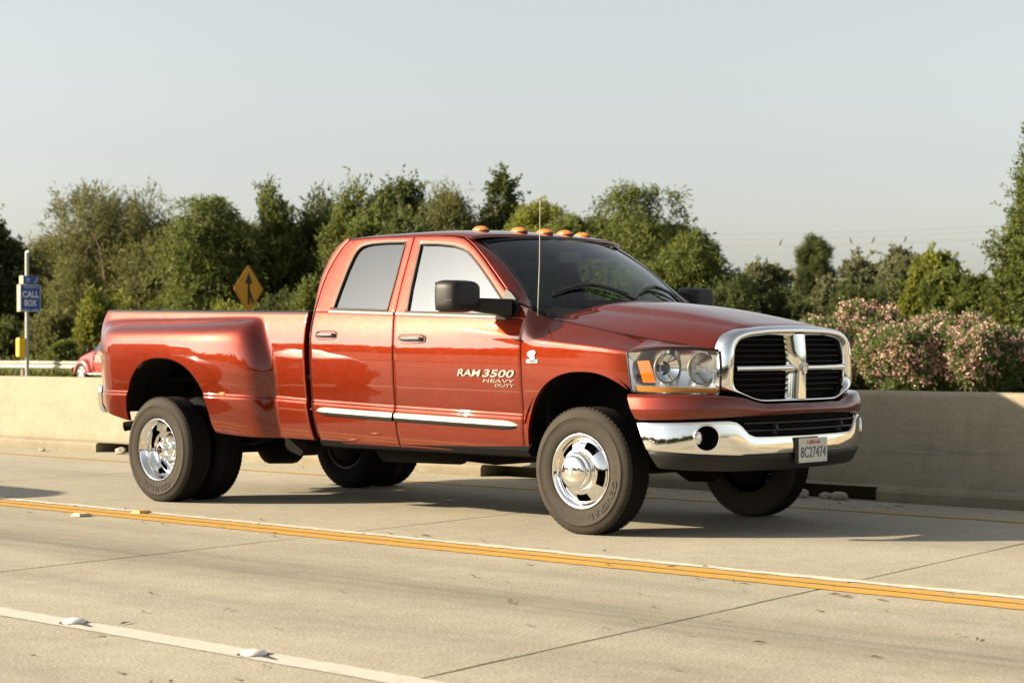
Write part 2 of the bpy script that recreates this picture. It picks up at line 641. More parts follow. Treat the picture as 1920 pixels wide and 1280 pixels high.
# scattered leaf litter and grit on the lanes
def litter():
    rnd = random.Random(11)
    g = G()
    for k in range(170):
        if k < 60:
            x, y = rnd.uniform(4, 9.5), rnd.uniform(-6.2, -2.4)
        elif k < 120:
            x, y = rnd.uniform(-2, 8), rnd.choice([-1.72, -1.9, -2.28, -2.35]) + rnd.gauss(0, .06)
        else:
            x, y = rnd.uniform(-8, 6), rnd.uniform(1.9, 2.4)
        L, w, a = rnd.uniform(.012, .05), rnd.uniform(.004, .009), rnd.uniform(0, 6.28)
        if rnd.random() < .75:
            a = rnd.gauss(-.2, .35)
        c, s = math.cos(a), math.sin(a)
        h = .004 + rnd.random() * .006
        P = [(-L, 0), (0, -w), (L, 0), (0, w)]
        g.add([(x + c * px - s * py, y + s * px + c * py, .005 + (h if i in (1, 3) else 0)) for i, (px, py) in enumerate(P)], [(0, 1, 2, 3)], False)
    return kind(put("leaf_litter", g, mat("dry_leaf", (.13, .095, .045), .8)), 'stuff')
litter()

# ================================================================== the pickup truck
# frame: rear axle at x = 0, driving direction +X, camera side is -Y
def car_paint(name, col, flake, seed=0.0):
    m = mat(name, col, .4, .55, 1.0, .0)
    m.node_tree.nodes['Principled BSDF'].inputs['Coat IOR'].default_value = 1.62
    n = N(m)
    v = n.coord('Object')
    d = n.noise(v, 2.2, 5, .65)
    dust = n.grey(n.noise(v, 14.0, 5, .7), .45, .8, 0, .035)
    fl = n.noise(v, 900.0, 1, .5)
    c = n.mix(n.grey(fl, .35, .7), col, flake)
    c = n.mix(dust, c, (.36, .28, .2))
    n.color(c)
    n.rough(n.grey(d, .3, .7, .37, .43))
    b = m.node_tree.nodes['Principled BSDF']
    r = n.grey(n.noise(v, 5.0, 4, .6), .35, .75, .010, .03)
    n.link(r, b.inputs['Coat Roughness'])
    return m
M_RED = car_paint("red_truck_paint", (.118, .0100, .0015), (.162, .0165, .0028))
M_CHROME = mat("chrome", (.86, .86, .85), .06, 1.0)
M_CHROME2 = mat("satin_chrome", (.74, .73, .70), .22, 1.0)
M_BLACK = mat("black_plastic", (.012, .0115, .011), .45)
M_BLACKT = mat("textured_black_plastic", (.013, .0128, .0125), .5, spec=.3)
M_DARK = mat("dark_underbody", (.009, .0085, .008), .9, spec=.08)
M_RUBBER_SEAL = mat("rubber_seal", (.012, .012, .012), .6)
M_STEEL = mat("grimy_steel", (.06, .055, .05), .6, .6)
M_INT = mat("dark_interior", (.03, .028, .027), .8)
M_SILVER = mat("silver_badge", (.80, .79, .76), .35, .5)
M_LAMPSILVER = mat("lamp_housing_silver", (.88, .89, .91), .18, 1.0)
M_GREYTRIM = mat("grey_trim", (.20, .19, .165), .42)
M_HANDLE = mat("handle_plastic", (.05, .048, .045), .38)

def tyre_mat():
    m = mat("tyre_rubber", (.03, .028, .026), .82, spec=.2)
    n = N(m)
    v = n.coord('Object')
    a = n.noise(v, 6.0, 5, .7)
    b = n.noise(v, 30.0, 4, .7)
    # dried dust sticking to the side walls
    c = n.mix(n.grey(n.mix(.4, a, b), .3, .7, .25, .75), (.018, .017, .016), (.058, .048, .036))
    n.color(c)
    n.bump(b, .15, .003)
    return m
M_TYRE = tyre_mat()
M_TREAD = mat("tread_rubber", (.010, .0095, .009), .9, spec=.1)

def glass(name, tint, ior, back=.0, rough=.0, mixin=.0, film=(.02, .022, .022)):
    """thin sheet glass: fresnel reflection over tinted see-through, with optional film"""
    m = bpy.data.materials.new(name)
    m.use_nodes = True
    t = m.node_tree
    for x in list(t.nodes):
        t.nodes.remove(x)
    out = t.nodes.new('ShaderNodeOutputMaterial')
    n = N(m)
    geo = n.new('NewGeometry')
    vd = n.new('VectorMath')
    vd.operation = 'DOT_PRODUCT'
    n.link(geo.outputs['Normal'], vd.inputs[0])
    n.link(geo.outputs['Incoming'], vd.inputs[1])
    cosv = n.math('ABSOLUTE', vd.outputs['Value'])
    sch = n.math('POWER', n.math('SUBTRACT', 1.0, cosv), 5.0)
    f0 = ior
    fres = n.math('ADD', n.math('MULTIPLY', sch, 1 - f0), f0)
    tr = t.nodes.new('ShaderNodeBsdfTransparent')
    tr.inputs[0].default_value = (*tint, 1)
    gl = t.nodes.new('ShaderNodeBsdfGlossy')
    gl.inputs['Roughness'].default_value = rough
    gl.inputs['Color'].default_value = (.95, .97, .97, 1)
    di = t.nodes.new('ShaderNodeBsdfDiffuse')
    di.inputs[0].default_value = (*film, 1)
    m1 = t.nodes.new('ShaderNodeMixShader')
    m1.inputs[0].default_value = mixin
    m2 = t.nodes.new('ShaderNodeMixShader')
    t.links.new(tr.outputs[0], m1.inputs[1])
    t.links.new(di.outputs[0], m1.inputs[2])
    t.links.new(fres, m2.inputs[0])
    t.links.new(m1.outputs[0], m2.inputs[1])
    t.links.new(gl.outputs[0], m2.inputs[2])
    t.links.new(m2.outputs[0], out.inputs['Surface'])
    MATS[name] = m
    return m
M_SIDEGLASS = glass("tinted_side_glass", (.52, .58, .56), .22, mixin=.04)
M_REARGLASS = glass("dark_rear_side_glass", (.06, .066, .066), .155, mixin=.06)
M_WINDSHIELD = glass("windshield_glass", (.66, .82, .77), .075, mixin=.05, film=(.03, .06, .06))
M_LENS = glass("clear_lens", (.92, .94, .95), .05)
def amber(name, col, coat=.8):
    m = mat(name, col, .2, 0, coat)
    b = m.node_tree.nodes['Principled BSDF']
    b.inputs['Subsurface Weight'].default_value = .0
    return m
M_AMBER = amber("amber_lens", (.78, .17, .008))
M_REDLENS = amber("red_lens", (.40, .008, .006))

truck = thing("pickup_truck", "large orange-red crew cab dual-rear-wheel pickup truck on the highway", "pickup truck")

# ---- body side surface: half width as a function of (x, z)
def z_crease(x):
    return .826 - .0 * x if x < .4 else interp(x, [(.4, .826), (1.1, .808), (1.5, .79), (3.6, .728), (4.6, .70)])
def z_max(x):
    return interp(x, [(-1.3, 1.20), (1.5, 1.185), (2.4, 1.165), (3.6, 1.145), (4.6, 1.10)])
def z_belt(x):
    return 1.427 - .0365 * (x - 1.725)
def st(z, z0, wd):
    return smooth01((z - z0) / wd + .5)
FLARE_Z = [(.40, .165), (.52, .185), (.70, .21), (.83, .222), (1.10, .225), (1.22, .222), (1.27, .214), (1.305, .198), (1.335, .165), (1.358, .11), (1.375, .05), (1.388, .014), (1.40, .0)]
def flare(x, z):
    xf = 1.06 + max(0, .84 - z) * .09 - max(0, z - 1.0) ** 1.5 * .62
    fx = interp(x - xf, [(-.85, 1.0), (-.6, .965), (-.35, .865), (-.15, .725), (-.07, .625), (-.03, .53), (.00, .40), (.028, .22), (.05, .095), (.072, .025), (.095, .0)])
    fr = interp(x, [(-1.10, .0), (-1.05, .05), (-.95, .25), (-.85, .50), (-.75, .79), (-.67, .93), (-.58, .985), (-.45, 1.0)])
    return interp(z, FLARE_Z) * fx * fr
def body_bow(x):
    if x < 1.5:
        return .0045
    return .015 * (x - 2.05) ** 2 if x < 3.6 else .036 + .006 * (x - 3.6)
def w_side(x, z):
    zc, zm = z_crease(x), z_max(x)
    W0 = 1.020 - body_bow(x)
    if z >= zm:
        zb = z_belt(x)
        if z <= zb:
            w = W0 - .75 * (z - zm) ** 2
        else:
            w = W0 - .75 * (zb - zm) ** 2 - 1.5 * (zb - zm) * (z - zb) - .03 * (z - zb) ** 2
    else:
        w = W0 - .17 * (zm - z) ** 2
    if z < zc + .03:
        lo = W0 - .17 * (zm - zc) ** 2 + .011 - .44 * max(0, zc - z) ** 2
        k = .5 * st(z, zc + .012, .007) + .5 * st(z, zc - .012, .007)
        w = lo * (1 - k) + w * k
    # shoulder ridge that grows forward along the front door
    r = smooth01((x - 2.75) / .8)
    if r > 0:
        zs = 1.235 - .09 * (x - 3.58)
        w += .006 * r * math.exp(-((z - zs) / .022) ** 2)
    # cab / bed corner rounding at the rear
    if x < -.95:
        w -= .28 * (-.95 - x) ** 2 / .16
    return w
def w_bed(x, z):
    return w_side(x, min(z, 1.40)) - max(0, z - 1.40) * .25 + flare(x, z)

def x_gap(z):
    return 1.505 + (.34 * max(0, .86 - z) ** 1.7)
Z_BOT = lambda x: .522 - .010 * x

CREASE = (-.018, -.0155, -.012, -.0085, -.006, 0, .006, .0085, .012, .0155, .018)
def spaced(a, b, n):
    return [a + (b - a) * i / n for i in range(n + 1)]

def side_panel(xs, xl, xr, zb, zt, nz, wf, extra_z=(), s=-1):
    """columns over xs in 0..1 between edges xl(z), xr(z); returns grid of points"""
    cols = []
    for u in xs:
        x = xl(1.0) * (1 - u) + xr(1.0) * u
        b, t = zb(x), zt(x)
        zz = sorted(set([b + (t - b) * i / nz for i in range(nz + 1)] + [z(x) if callable(z) else z for z in extra_z if b + .012 < (z(x) if callable(z) else z) < t - .012]))
        col = []
        for z in zz:
            xx = xl(z) * (1 - u) + xr(z) * u
            col.append((xx, s * wf(xx, z), z))
        cols.append(col)
    m = min(len(c) for c in cols)
    M = max(len(c) for c in cols)
    if m != M:
        cols = [resample(c, M) for c in cols]
    return cols

INR = (0, 1, 0)      # inward direction for right-side panels
def two_sides(name, g, m, parent=truck, label=None):
    """right and left copy of a part; returns both"""
    return put(name, g, m, parent, label), put(name, g.mirror(), m, parent, label)

# ---- bed sides with the wide rear fenders
def arch_z(x, xc, z0, al, ar, h, n):
    a = al if x < xc else ar
    t = abs(x - xc) / a
    return None if t >= 1 else z0 + h * (1 - t ** n) ** (1 / n)
def rear_bottom(x):
    return interp(x, [(-1.12, .775), (-1.0, .74), (-.8, .68), (-.45, .612), (-.44, .61), (.58, .55), (.62, .545), (1.0, .52), (1.5, .512)])
def bed_zb(x):
    a = arch_z(x, .04, .56, .47, .56, .535, 2.35)
    b = rear_bottom(x)
    return b if a is None else max(a, b)
def rail_z(x):
    return 1.446 - .0185 * x
XB0 = -1.105
def bed_side():
    xs = spaced(XB0, -.46, 26)
    xs += [.04 - .47 * math.cos(t) for t in spaced(.04, math.pi / 2, 26)]
    xs += [.04 + .56 * math.sin(t) for t in spaced(.06, math.pi / 2 - .04, 26)]
    xs += spaced(.615, .88, 9) + spaced(.895, 1.19, 40) + spaced(1.2, 1.475, 12)
    cols = []
    for x in xs:
        b, t = bed_zb(x), rail_z(x)
        zc = z_crease(x)
        zz = spaced(b, max(b, zc - .026), 12) + [max(b, zc + d) for d in CREASE] + spaced(max(b, zc + .026), t, 46)
        col = []
        for z in zz:
            xx = x
            if x > 1.2:
                k = (x - 1.2) / (1.475 - 1.2)
                xx = 1.2 * (1 - k) + (x_gap(z) - .030) * k
            # tail end of the box leans forward a little towards the top
            if x < -.7:
                kx = (x + .7) / (XB0 + .7)
                xx = x + kx * (.10 * max(0, z - 1.20) + 6.0 * max(0, z - 1.37) ** 2)
            col.append((xx, -w_bed(xx, z), z))
        cols.append(col)
    g = G()
    g.shell(cols, INR, .03, flip=False)
    return g
bed_r, bed_l = two_sides("bed_side", bed_side(), M_RED)

def arch_lip(xc, z0, al, ar, h, n, wf, z_lo_l, z_lo_r, depth):
    """inner return of a wheel opening"""
    pts = []
    for i in range(41):
        th = math.pi * i / 40
        c = math.cos(th)
        x = xc - (al if c > 0 else ar) * c
        t = abs(c)
        z = z0 + h * max(0, 1 - t ** n) ** (1 / n)
        if z > z_lo_l:
            pts.append((x, z))
    g = G()
    g.grid([[(x, -wf(x, z) + .001 + d, z) for x, z in pts] for d in (0, .03, depth)], True)
    return g

two_sides("arch_return", arch_lip(.04, .56, .47, .56, .535, 2.35, w_bed, .66, .66, .17), M_DARK)
# crease lamp on the fender, black rail caps, tail lamps
def rail_cap():
    g = G()
    rows = []
    for x in spaced(XB0 + .07, 1.468, 20):
        z = rail_z(x)
        w = w_bed(x, z) - .004
        rows.append([(x, -w, z - .004), (x, -w + .006, z + .014), (x, -w + .03, z + .02), (x, -w + .11, z + .02), (x, -w + .125, z + .008), (x, -w + .13, z - .03)])
    g.grid(rows, True)
    g.add(rows[0], [(0, 1, 2, 3, 4, 5)], False)
    g.add(rows[-1], [(5, 4, 3, 2, 1, 0)], False)
    return g
two_sides("bed_rail_cap", rail_cap(), M_BLACK)
def fender_lamp():
    g = G()
    x0, zc = .745, .833
    w = w_bed(x0, zc)
    P = []
    for i in range(7):
        a = -1 + 2 * i / 6
        row = []
        for j in range(7):
            b = -1 + 2 * j / 6
            k = (1 - abs(a) ** 4) ** .25 * (1 - abs(b) ** 4) ** .25
            row.append((x0 + a * .04, -w - .02 * k + .012, zc + b * .018))
        P.append(row)
    g.grid(P, True)
    return g
fl = fender_lamp()
put("marker_lamp", fl, M_AMBER, bed_r)
put("marker_lamp", fl.mirror(), M_AMBER, bed_l)
def tail_lamp():
    g = G()
    P = []
    for i in range(9):
        t = i / 8
        row = []
        for j in range(9):
            z = .98 + .40 * j / 8
            x = XB0 - .012 - .022 * math.sin(t * 1.57)
            y = -(w_side(XB0 + .02, z) + .012) + .20 * t
            row.append((x + .05 * (1 - t) ** 3, y, z))
        P.append(row)
    g.shell(P, (1, 0, 0), .03)
    return g
two_sides("tail_lamp", tail_lamp(), M_REDLENS)
# tail gate, bed floor, inner walls
tg = G()
tg.shell([[(XB0 - .012 - .012 * math.sin(math.pi * j / 10), y, .80 + .645 * j / 10) for j in range(11)] for y in spaced(-.765, .765, 10)], (1, 0, 0), .05)
tailgate = put("tailgate", tg, M_RED, truck)
hg = G()
hg.box((XB0 - .03, 0, 1.30), (.025, .20, .07))
put("handle", hg, M_BLACK, tailgate)
put("bed_floor", G().box((.18, 0, .93), (2.58, 1.72, .03)), M_DARK, truck)
for s in (-1, 1):
    put("bed_inner_wall", G().box((.18, s * .875, 1.29), (2.58, .03, .27)), M_RED, truck)
put("bed_front_wall", G().box((1.46, 0, 1.18), (.03, 1.84, .50)), M_RED, truck)

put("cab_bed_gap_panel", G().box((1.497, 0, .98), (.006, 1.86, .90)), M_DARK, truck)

# rear bumper
def rear_bumper():
    g = G()
    path = [(-1.03, -1.005), (-1.11, -.992), (-1.17, -.94), (-1.20, -.8), (-1.21, 0)]
    path = path + [(x, -y) for x, y in reversed(path[:-1])]
    prof = [(-.03, .800), (0.0, .797), (.008, .785), (.012, .74), (.006, .66), (-.01, .60), (-.035, .575)]
    rows = []
    P = resample([(x, y, 0) for x, y in path], 40)
    for i, q in enumerate(P):
        a, b = Vector(P[max(0, i - 1)]), Vector(P[min(len(P) - 1, i + 1)])
        t = (b - a).normalized()
        nrm = Vector((-t.y, t.x, 0)) if True else None
        if nrm.x > 0 and abs(q[1]) < .9:
            nrm = -nrm
        if abs(q[1]) >= .9 and nrm.y * q[1] < 0:
            nrm = -nrm
        rows.append([(q[0] + nrm.x * o, q[1] + nrm.y * o, z + .075) for o, z in prof])
    g.grid(rows, True)
    return g
put("rear_bumper", rear_bumper(), M_CHROME, truck)

# ---- doors
def door_lower(xl, xr, zt):
    g = G()
    ez = [lambda x, d=d: z_crease(x) + d for d in (-.02, -.014, -.009, .009, .014, .02)]
    cols = []
    for u in spaced(0, 1, 44):
        xm = xl(1.0) * (1 - u) + xr(1.0) * u
        b, t = Z_BOT(xm) - .005, zt(xm)
        zc = z_crease(xm)
        zz = spaced(b, zc - .026, 14) + [zc + d for d in CREASE] + spaced(zc + .026, t, 34)
        cols.append([((xl(z) * (1 - u) + xr(z) * u), -w_side(xl(z) * (1 - u) + xr(z) * u, z), z) for z in zz])
    g.shell(cols, INR, .025)
    return g
def loop_sides(sides, n):
    out = []
    for sd_, k in zip(sides, n):
        out += resample([(a, 0, b) for a, b in sd_], k + 1)[:-1]
    return [(q[0], q[2]) for q in out]
def ring_panel(g, outer, inner, rows=5, inset=0.0):
    """frame between two loops in (x, z), laid on the body surface"""
    n = len(outer)
    P = []
    for k in range(rows + 1):
        t = k / rows
        P.append([(o[0] * (1 - t) + i[0] * t, o[1] * (1 - t) + i[1] * t) for o, i in zip(outer, inner)])
    Q = [[(x, -w_side(x, z) + (.0025 if k in (0, rows) else 0), z) for x, z in row] for k, row in enumerate(P)]
    g.grid(Q, True, True, close_v=True)
    for row in (Q[0], Q[-1]):
        g.grid([row, [(x, y + .028, z) for x, y, z in row]], True, row is Q[-1], close_v=True)
def glass_pane(loop, drop, n=10):
    """fan-grid pane filling a loop, set in by drop"""
    cx = sum(q[0] for q in loop) / len(loop)
    cz = sum(q[1] for q in loop) / len(loop)
    P = []
    for k in range(n + 1):
        t = 1 - k / n * .995
        P.append([(cx + (x - cx) * t, cz + (z - cz) * t) for x, z in loop])
    g = G()
    g.grid([[(x, -w_side(x, z) + drop, z) for x, z in row] for row in P], True, True, close_v=True)
    return g
def trim_loop(loop, wd, out, r0=.0):
    """thin proud strip following a loop"""
    n = len(loop)
    cx = sum(q[0] for q in loop) / n
    cz = sum(q[1] for q in loop) / n
    rows = []
    inner, outer = [], []
    for i, (x, z) in enumerate(loop):
        a, b = loop[i - 1], loop[(i + 1) % n]
        t = Vector((b[0] - a[0], b[1] - a[1])).normalized()
        nn = Vector((-t.y, t.x))
        if nn.x * (cx - x) + nn.y * (cz - z) < 0:
            nn = -nn
        inner.append((x + nn.x * wd, z + nn.y * wd))
        outer.append((x - nn.x * r0, z - nn.y * r0))
    g = G()
    def lay(L, d):
        return [(x, -w_side(x, z) + d, z) for x, z in L]
    g.grid([lay(outer, .0), lay(outer, -out), lay(inner, -out * .6), lay(inner, .02)], True, True, close_v=True)
    return g

# rear door
RD_OUT = loop_sides([
    [(1.547, 1.437), (2.378, 1.404)],
    [(2.378, 1.404), (2.368, 1.6), (2.366, 1.946)],
    [(2.366, 1.946), (2.0, 1.953), (1.80, 1.951), (1.70, 1.943)],
    [(1.70, 1.943), (1.660, 1.905), (1.608, 1.82), (1.568, 1.72), (1.549, 1.6), (1.547, 1.437)]], (24, 16, 18, 22))
RD_IN = loop_sides([
    [(1.727, 1.446), (2.306, 1.425)],
    [(2.306, 1.425), (2.308, 1.66), (2.302, 1.914)],
    [(2.302, 1.914), (2.10, 1.920), (1.95, 1.917), (1.89, 1.910)],
    [(1.89, 1.910), (1.845, 1.897), (1.812, 1.872), (1.79, 1.83), (1.765, 1.733), (1.742, 1.58), (1.727, 1.446)]], (24, 16, 18, 22))
rd_xl = lambda z: x_gap(z) + .042
rd_xr = lambda z: interp(z, [(.45, 2.432), (.65, 2.41), (.8, 2.40), (1.2, 2.404), (1.40, 2.378)])
g = door_lower(rd_xl, rd_xr, lambda x: z_belt(x) + .003)
ring_panel(g, RD_OUT, RD_IN)
rdoor_r, rdoor_l = two_sides("rear_door", g, M_RED)
# front door
FD_OUT = loop_sides([
    [(2.388, 1.403), (3.588, 1.358)],
    [(3.588, 1.358), (3.60, 1.425)],
    [(3.60, 1.425), (3.50, 1.455), (3.40, 1.515), (3.25, 1.637), (3.11, 1.752), (2.99, 1.840), (2.92, 1.883), (2.86, 1.912)],
    [(2.86, 1.912), (2.77, 1.928), (2.60, 1.941), (2.376, 1.946)],
    [(2.376, 1.946), (2.376, 1.6), (2.388, 1.403)]], (40, 4, 30, 18, 16))
FD_IN = loop_sides([
    [(2.492, 1.413), (3.44, 1.381)],
    [(3.44, 1.381), (3.445, 1.40)],
    [(3.445, 1.40), (3.373, 1.475), (3.217, 1.609), (3.078, 1.723), (2.98, 1.794), (2.93, 1.825), (2.87, 1.848)],
    [(2.87, 1.848), (2.78, 1.872), (2.62, 1.890), (2.45, 1.897)],
    [(2.45, 1.897), (2.471, 1.583), (2.492, 1.413)]], (40, 4, 30, 18, 16))
fd_xl = lambda z: rd_xr(z) + .009
fd_xr = lambda z: interp(z, [(.45, 3.572), (.8, 3.575), (1.21, 3.574), (1.30, 3.582), (1.45, 3.600)])
g = door_lower(fd_xl, fd_xr, lambda x: z_belt(x) + .003)
ring_panel(g, FD_OUT, FD_IN)
fdoor_r, fdoor_l = two_sides("front_door", g, M_RED)
for (dr, dl), loop, mm in (((rdoor_r, rdoor_l), RD_IN, M_REARGLASS), ((fdoor_r, fdoor_l), FD_IN, M_SIDEGLASS)):
    pane = glass_pane(loop, .014)
    put("window", pane, mm, dr)
    put("window", pane.mirror(), mm, dl)
    tr = trim_loop(loop, .012, .002)
    put("window_seal", tr, M_RUBBER_SEAL, dr)
    put("window_seal", tr.mirror(), M_RUBBER_SEAL, dl)
# belt strips under the windows
def belt_strip(x0, x1):
    rows = []
    for x in spaced(x0, x1, 20):
        z = z_belt(x) + .002
        rows.append([(x, -w_side(x, z - .012) - .001, z - .012), (x, -w_side(x, z - .010) - .006, z - .010), (x, -w_side(x, z + .012) - .007, z + .012), (x, -w_side(x, z + .016) + .004, z + .016)])
    g = G()
    g.grid(rows, True, True)
    for r in (rows[0], rows[-1]):
        g.add(r, [(0, 1, 2, 3)], False)
    return g
for x0, x1, dr, dl in ((1.70, 2.37, rdoor_r, rdoor_l), (2.395, 3.42, fdoor_r, fdoor_l)):
    b = belt_strip(x0, x1)
    put("belt_strip", b, M_GREYTRIM, dr)
    put("belt_strip", b.mirror(), M_GREYTRIM, dl)
# door handles: dark recess and a bar
def handle(x0, x1, z0):
    g, h = G(), G()
    xc, zc = (x0 + x1) / 2, z0
    hl, hh = (x1 - x0) / 2, .030
    rows = []
    for k in range(6):
        t = k / 5
        d = -.003 + .022 * math.sin(t * 1.4)
        rows.append([(xc + math.copysign(abs(math.cos(a)) ** .5, math.cos(a)) * hl * (1.06 - t * .9), -w_side(xc, zc + math.copysign(abs(math.sin(a)) ** .6, math.sin(a)) * hh * (1.06 - t * .9)) + d - (.004 if k == 1 else 0),
                      zc + math.copysign(abs(math.sin(a)) ** .6, math.sin(a)) * hh * (1.1 - t * .9)) for a in spaced(0, 2 * math.pi, 36)[:-1]])
    g.grid(rows, True, True, close_v=True)
    hr = []
    for i in range(15):
        a = -1 + 2 * i / 14
        k = (1 - abs(a) ** 4) ** .25 if abs(a) < 1 else .05
        hr.append([(xc + a * hl * .92, -w_side(xc, zc) - .018 * k + .008 * (1 - k) - .010 * math.cos(b) * k, zc + .002 + .0165 * k * math.sin(b)) for b in spaced(-math.pi / 2 - .6, math.pi / 2 + .6, 10)])
    h.grid(hr, True)
    return g, h
for x0, x1, z, dr, dl in ((1.592, 1.838, 1.262, rdoor_r, rdoor_l), (2.452, 2.728, 1.232, fdoor_r, fdoor_l)):
    g, h = handle(x0 + .01, x1 - .01, z)
    for side, d in ((0, dr), (1, dl)):
        put("handle_recess", g if side == 0 else g.mirror(), M_BLACKT, d)
        put("handle", h if side == 0 else h.mirror(), M_HANDLE, d)
# side mouldings: bright face with dark lower edge and tapered ends
def moulding(x0, x1, taper0, taper1):
    top, low = G(), G()
    A, B = [], []
    for i in range(41):
        t = i / 40
        x = x0 + (x1 - x0) * t
        k = min(1, (x - x0) / taper0) if taper0 else 1
        k = min(k, (x1 - x) / taper1) if taper1 else k
        k = math.sqrt(max(0.02, 1 - (1 - min(1, k)) ** 2))
        zc = z_crease(x) - .062
        h = .030 * k
        w = w_side(x, zc) 
        A.append([(x, -w - .002, zc + h), (x, -w - .012 * k, zc + h * .85), (x, -w - .019 * k, zc + h * .3), (x, -w - .018 * k, zc - h * .15)])
        B.append([(x, -w - .018 * k, zc - h * .15), (x, -w - .014 * k, zc - h * .9), (x, -w + .002, zc - h)])
    top.grid(A, True)
    low.grid(B, True)
    for rows, g in ((A, top), (B, low)):
        for r in (rows[0], rows[-1]):
            g.add(r, [tuple(range(len(r)))], False)
    return top, low
M_MOULD = mat("moulding_face", (.50, .46, .39), .38, .4)
for x0, x1, t0, t1, dr, dl in ((1.60, 2.392, .10, 0, rdoor_r, rdoor_l), (2.418, 3.535, 0, .14, fdoor_r, fdoor_l)):
    a, b = moulding(x0, x1, t0, t1)
    for side, d in ((0, dr), (1, dl)):
        mo = put("side_moulding", a if side == 0 else a.mirror(), M_MOULD, d)
        put("moulding_lower_edge", b if side == 0 else b.mirror(), M_BLACK, d)
a = G().box((2.405, -w_side(2.4, .69) - .010, .694), (.016, .02, .05))

# chrome badges
def on_side(xc, zc, mir=1, wf=w_side):
    def f(u, v, d):
        x, z = xc + mir * u, zc + v
        return (x, mir * -1 * (wf(x, z) + .001 + d), z)
    return f
for mir, d in ((1, fdoor_r), (-1, fdoor_l)):
    def pl(xc, zc):
        def f(u, v, dd, xc=xc, zc=zc):
            x = xc + (u if mir == 1 else -u)
            z = zc + v - .012 * (x - 3.27)
            return (x, -mir * (w_side(x, z) + .0005 + dd), z)
        return f
    xs = ((3.127, .215), (3.384, .278)) if mir == 1 else ((3.395, .215), (3.135, .278))
    put("badge_letters", text_fit("RAM", (xs[0][1], .046), pl(xs[0][0], 1.006), .007, .25, .02), M_CHROME, d)
    put("badge_numbers", text_fit("3500", (xs[1][1], .050), pl(xs[1][0], 1.006), .007, .25, .02), M_CHROME, d)
    put("badge_small_letters", text_fit("HEAVY", (.275, .022), pl(xs[1][0], .957), .004, .15), M_CHROME2, d)
    put("badge_small_letters", text_fit("DUTY", (.17, .018), pl(xs[1][0] + .05, .928), .004, .15), M_CHROME2, d)

# sills and floor
for s in (-1, 1):
    put("sill", G().prism([(s * .975, .512), (s * .95, .475), (s * .80, .455), (s * .80, .56), (s * .93, .56)], 'X', 1.60, 3.63), M_DARK, truck)
put("cab_floor", G().box((2.58, 0, .62), (2.05, 1.84, .05)), M_DARK, truck)

# ---- cab shell: corners, back wall, roof, pillars
def cab_back_x(z):
    if z < 1.38:
        return x_gap(z) + .030
    return interp(z, [(1.38, 1.535), (1.44, 1.520), (1.53, 1.497), (1.66, 1.487), (1.80, 1.512), (1.90, 1.562), (1.96, 1.635)])
def cab_corner():
    g = G()
    rows = []
    dline = [(1.547, 1.437), (1.549, 1.6), (1.568, 1.72), (1.608, 1.82), (1.660, 1.905), (1.70, 1.943)]
    def door_x(z):
        if z < 1.437:
            return rd_xl(z) - .007
        return interp(z, [(zz, xx) for xx, zz in dline]) - .007
    for z in spaced(.53, 1.955, 70):
        xd, xb = door_x(z), cab_back_x(z) - .012
        w = w_side(max(xd, 1.5), z)
        r = min(.05, max(.012, xd - xb))
        row = [(xd, -w + .025, z), (xd, -w + .0015, z), (xd - .004, -w, z)]
        for th in spaced(0, math.pi / 2, 8):
            row.append((xb + r - r * math.sin(th), -w + r - r * math.cos(th), z))
        row += [(xb, -w + .10, z), (xb, -w + .22, z)]
        rows.append(row)
    g.grid(rows, True, True)
    return g
two_sides("cab_corner", cab_corner(), M_RED)
cb = G()
cb.grid([[(cab_back_x(z) - .012, y, z) for y in spaced(-.80, .80, 8)] for z in spaced(.53, 1.45, 10)], True)
cb.grid([[(cab_back_x(z) - .012, y, z) for y in spaced(-.66, .66, 8)] for z in spaced(1.86, 1.955, 4)], True)
cab_back = put("cab_back_wall", cb, M_RED, truck)
put("rear_window", G().grid([[(cab_back_x(z) - .005, y, z) for y in spaced(-.76, .76, 8)] for z in spaced(1.45, 1.86, 10)], True), M_REARGLASS, cab_back)

def roof_edge(x):
    return interp(x, [(1.60, 1.925), (1.70, 1.947), (1.85, 1.955), (2.37, 1.950), (2.60, 1.945), (2.80, 1.933), (2.92, 1.914), (3.05, 1.882)])
def roof_mid(x):
    return interp(x, [(1.55, 1.950), (1.62, 1.968), (1.75, 1.985), (2.05, 1.998), (2.4, 2.003), (2.7, 1.996), (2.85, 1.983), (2.95, 1.968), (3.05, 1.945)])
def roof_front(t):
    return 3.035 - .105 * abs(t) ** 2.2
def roof_pt(t, u):
    xf = roof_front(t)
    xr = 1.61 + .03 * t * t
    x = xr + (xf - xr) * u
    ze = roof_edge(x)
    ye = w_side(x, ze) - .001
    h = roof_mid(x) - ze
    z = ze + h * (max(0, 1 - abs(t) ** 2.6)) ** (1 / 2.0)
    return (x, t * ye, z)
rg = G()
ts = [math.sin(a) for a in spaced(-math.pi / 2, math.pi / 2, 46)]
us = [0, .01, .03] + spaced(.06, .94, 30) + [.97, .985, 1.0]
rg.grid([[roof_pt(t, u) for u in us] for t in ts], True, True)
rg.grid([[Vector(roof_pt(t, 0)), Vector(roof_pt(t, 0)) + Vector((-.045, 0, -.035))] for t in ts], True)
rg.grid([[Vector(roof_pt(t, 1)), Vector(roof_pt(t, 1)) + Vector((.004, 0, -.02))] for t in ts], True)
roof = put("roof", rg, M_RED, truck)

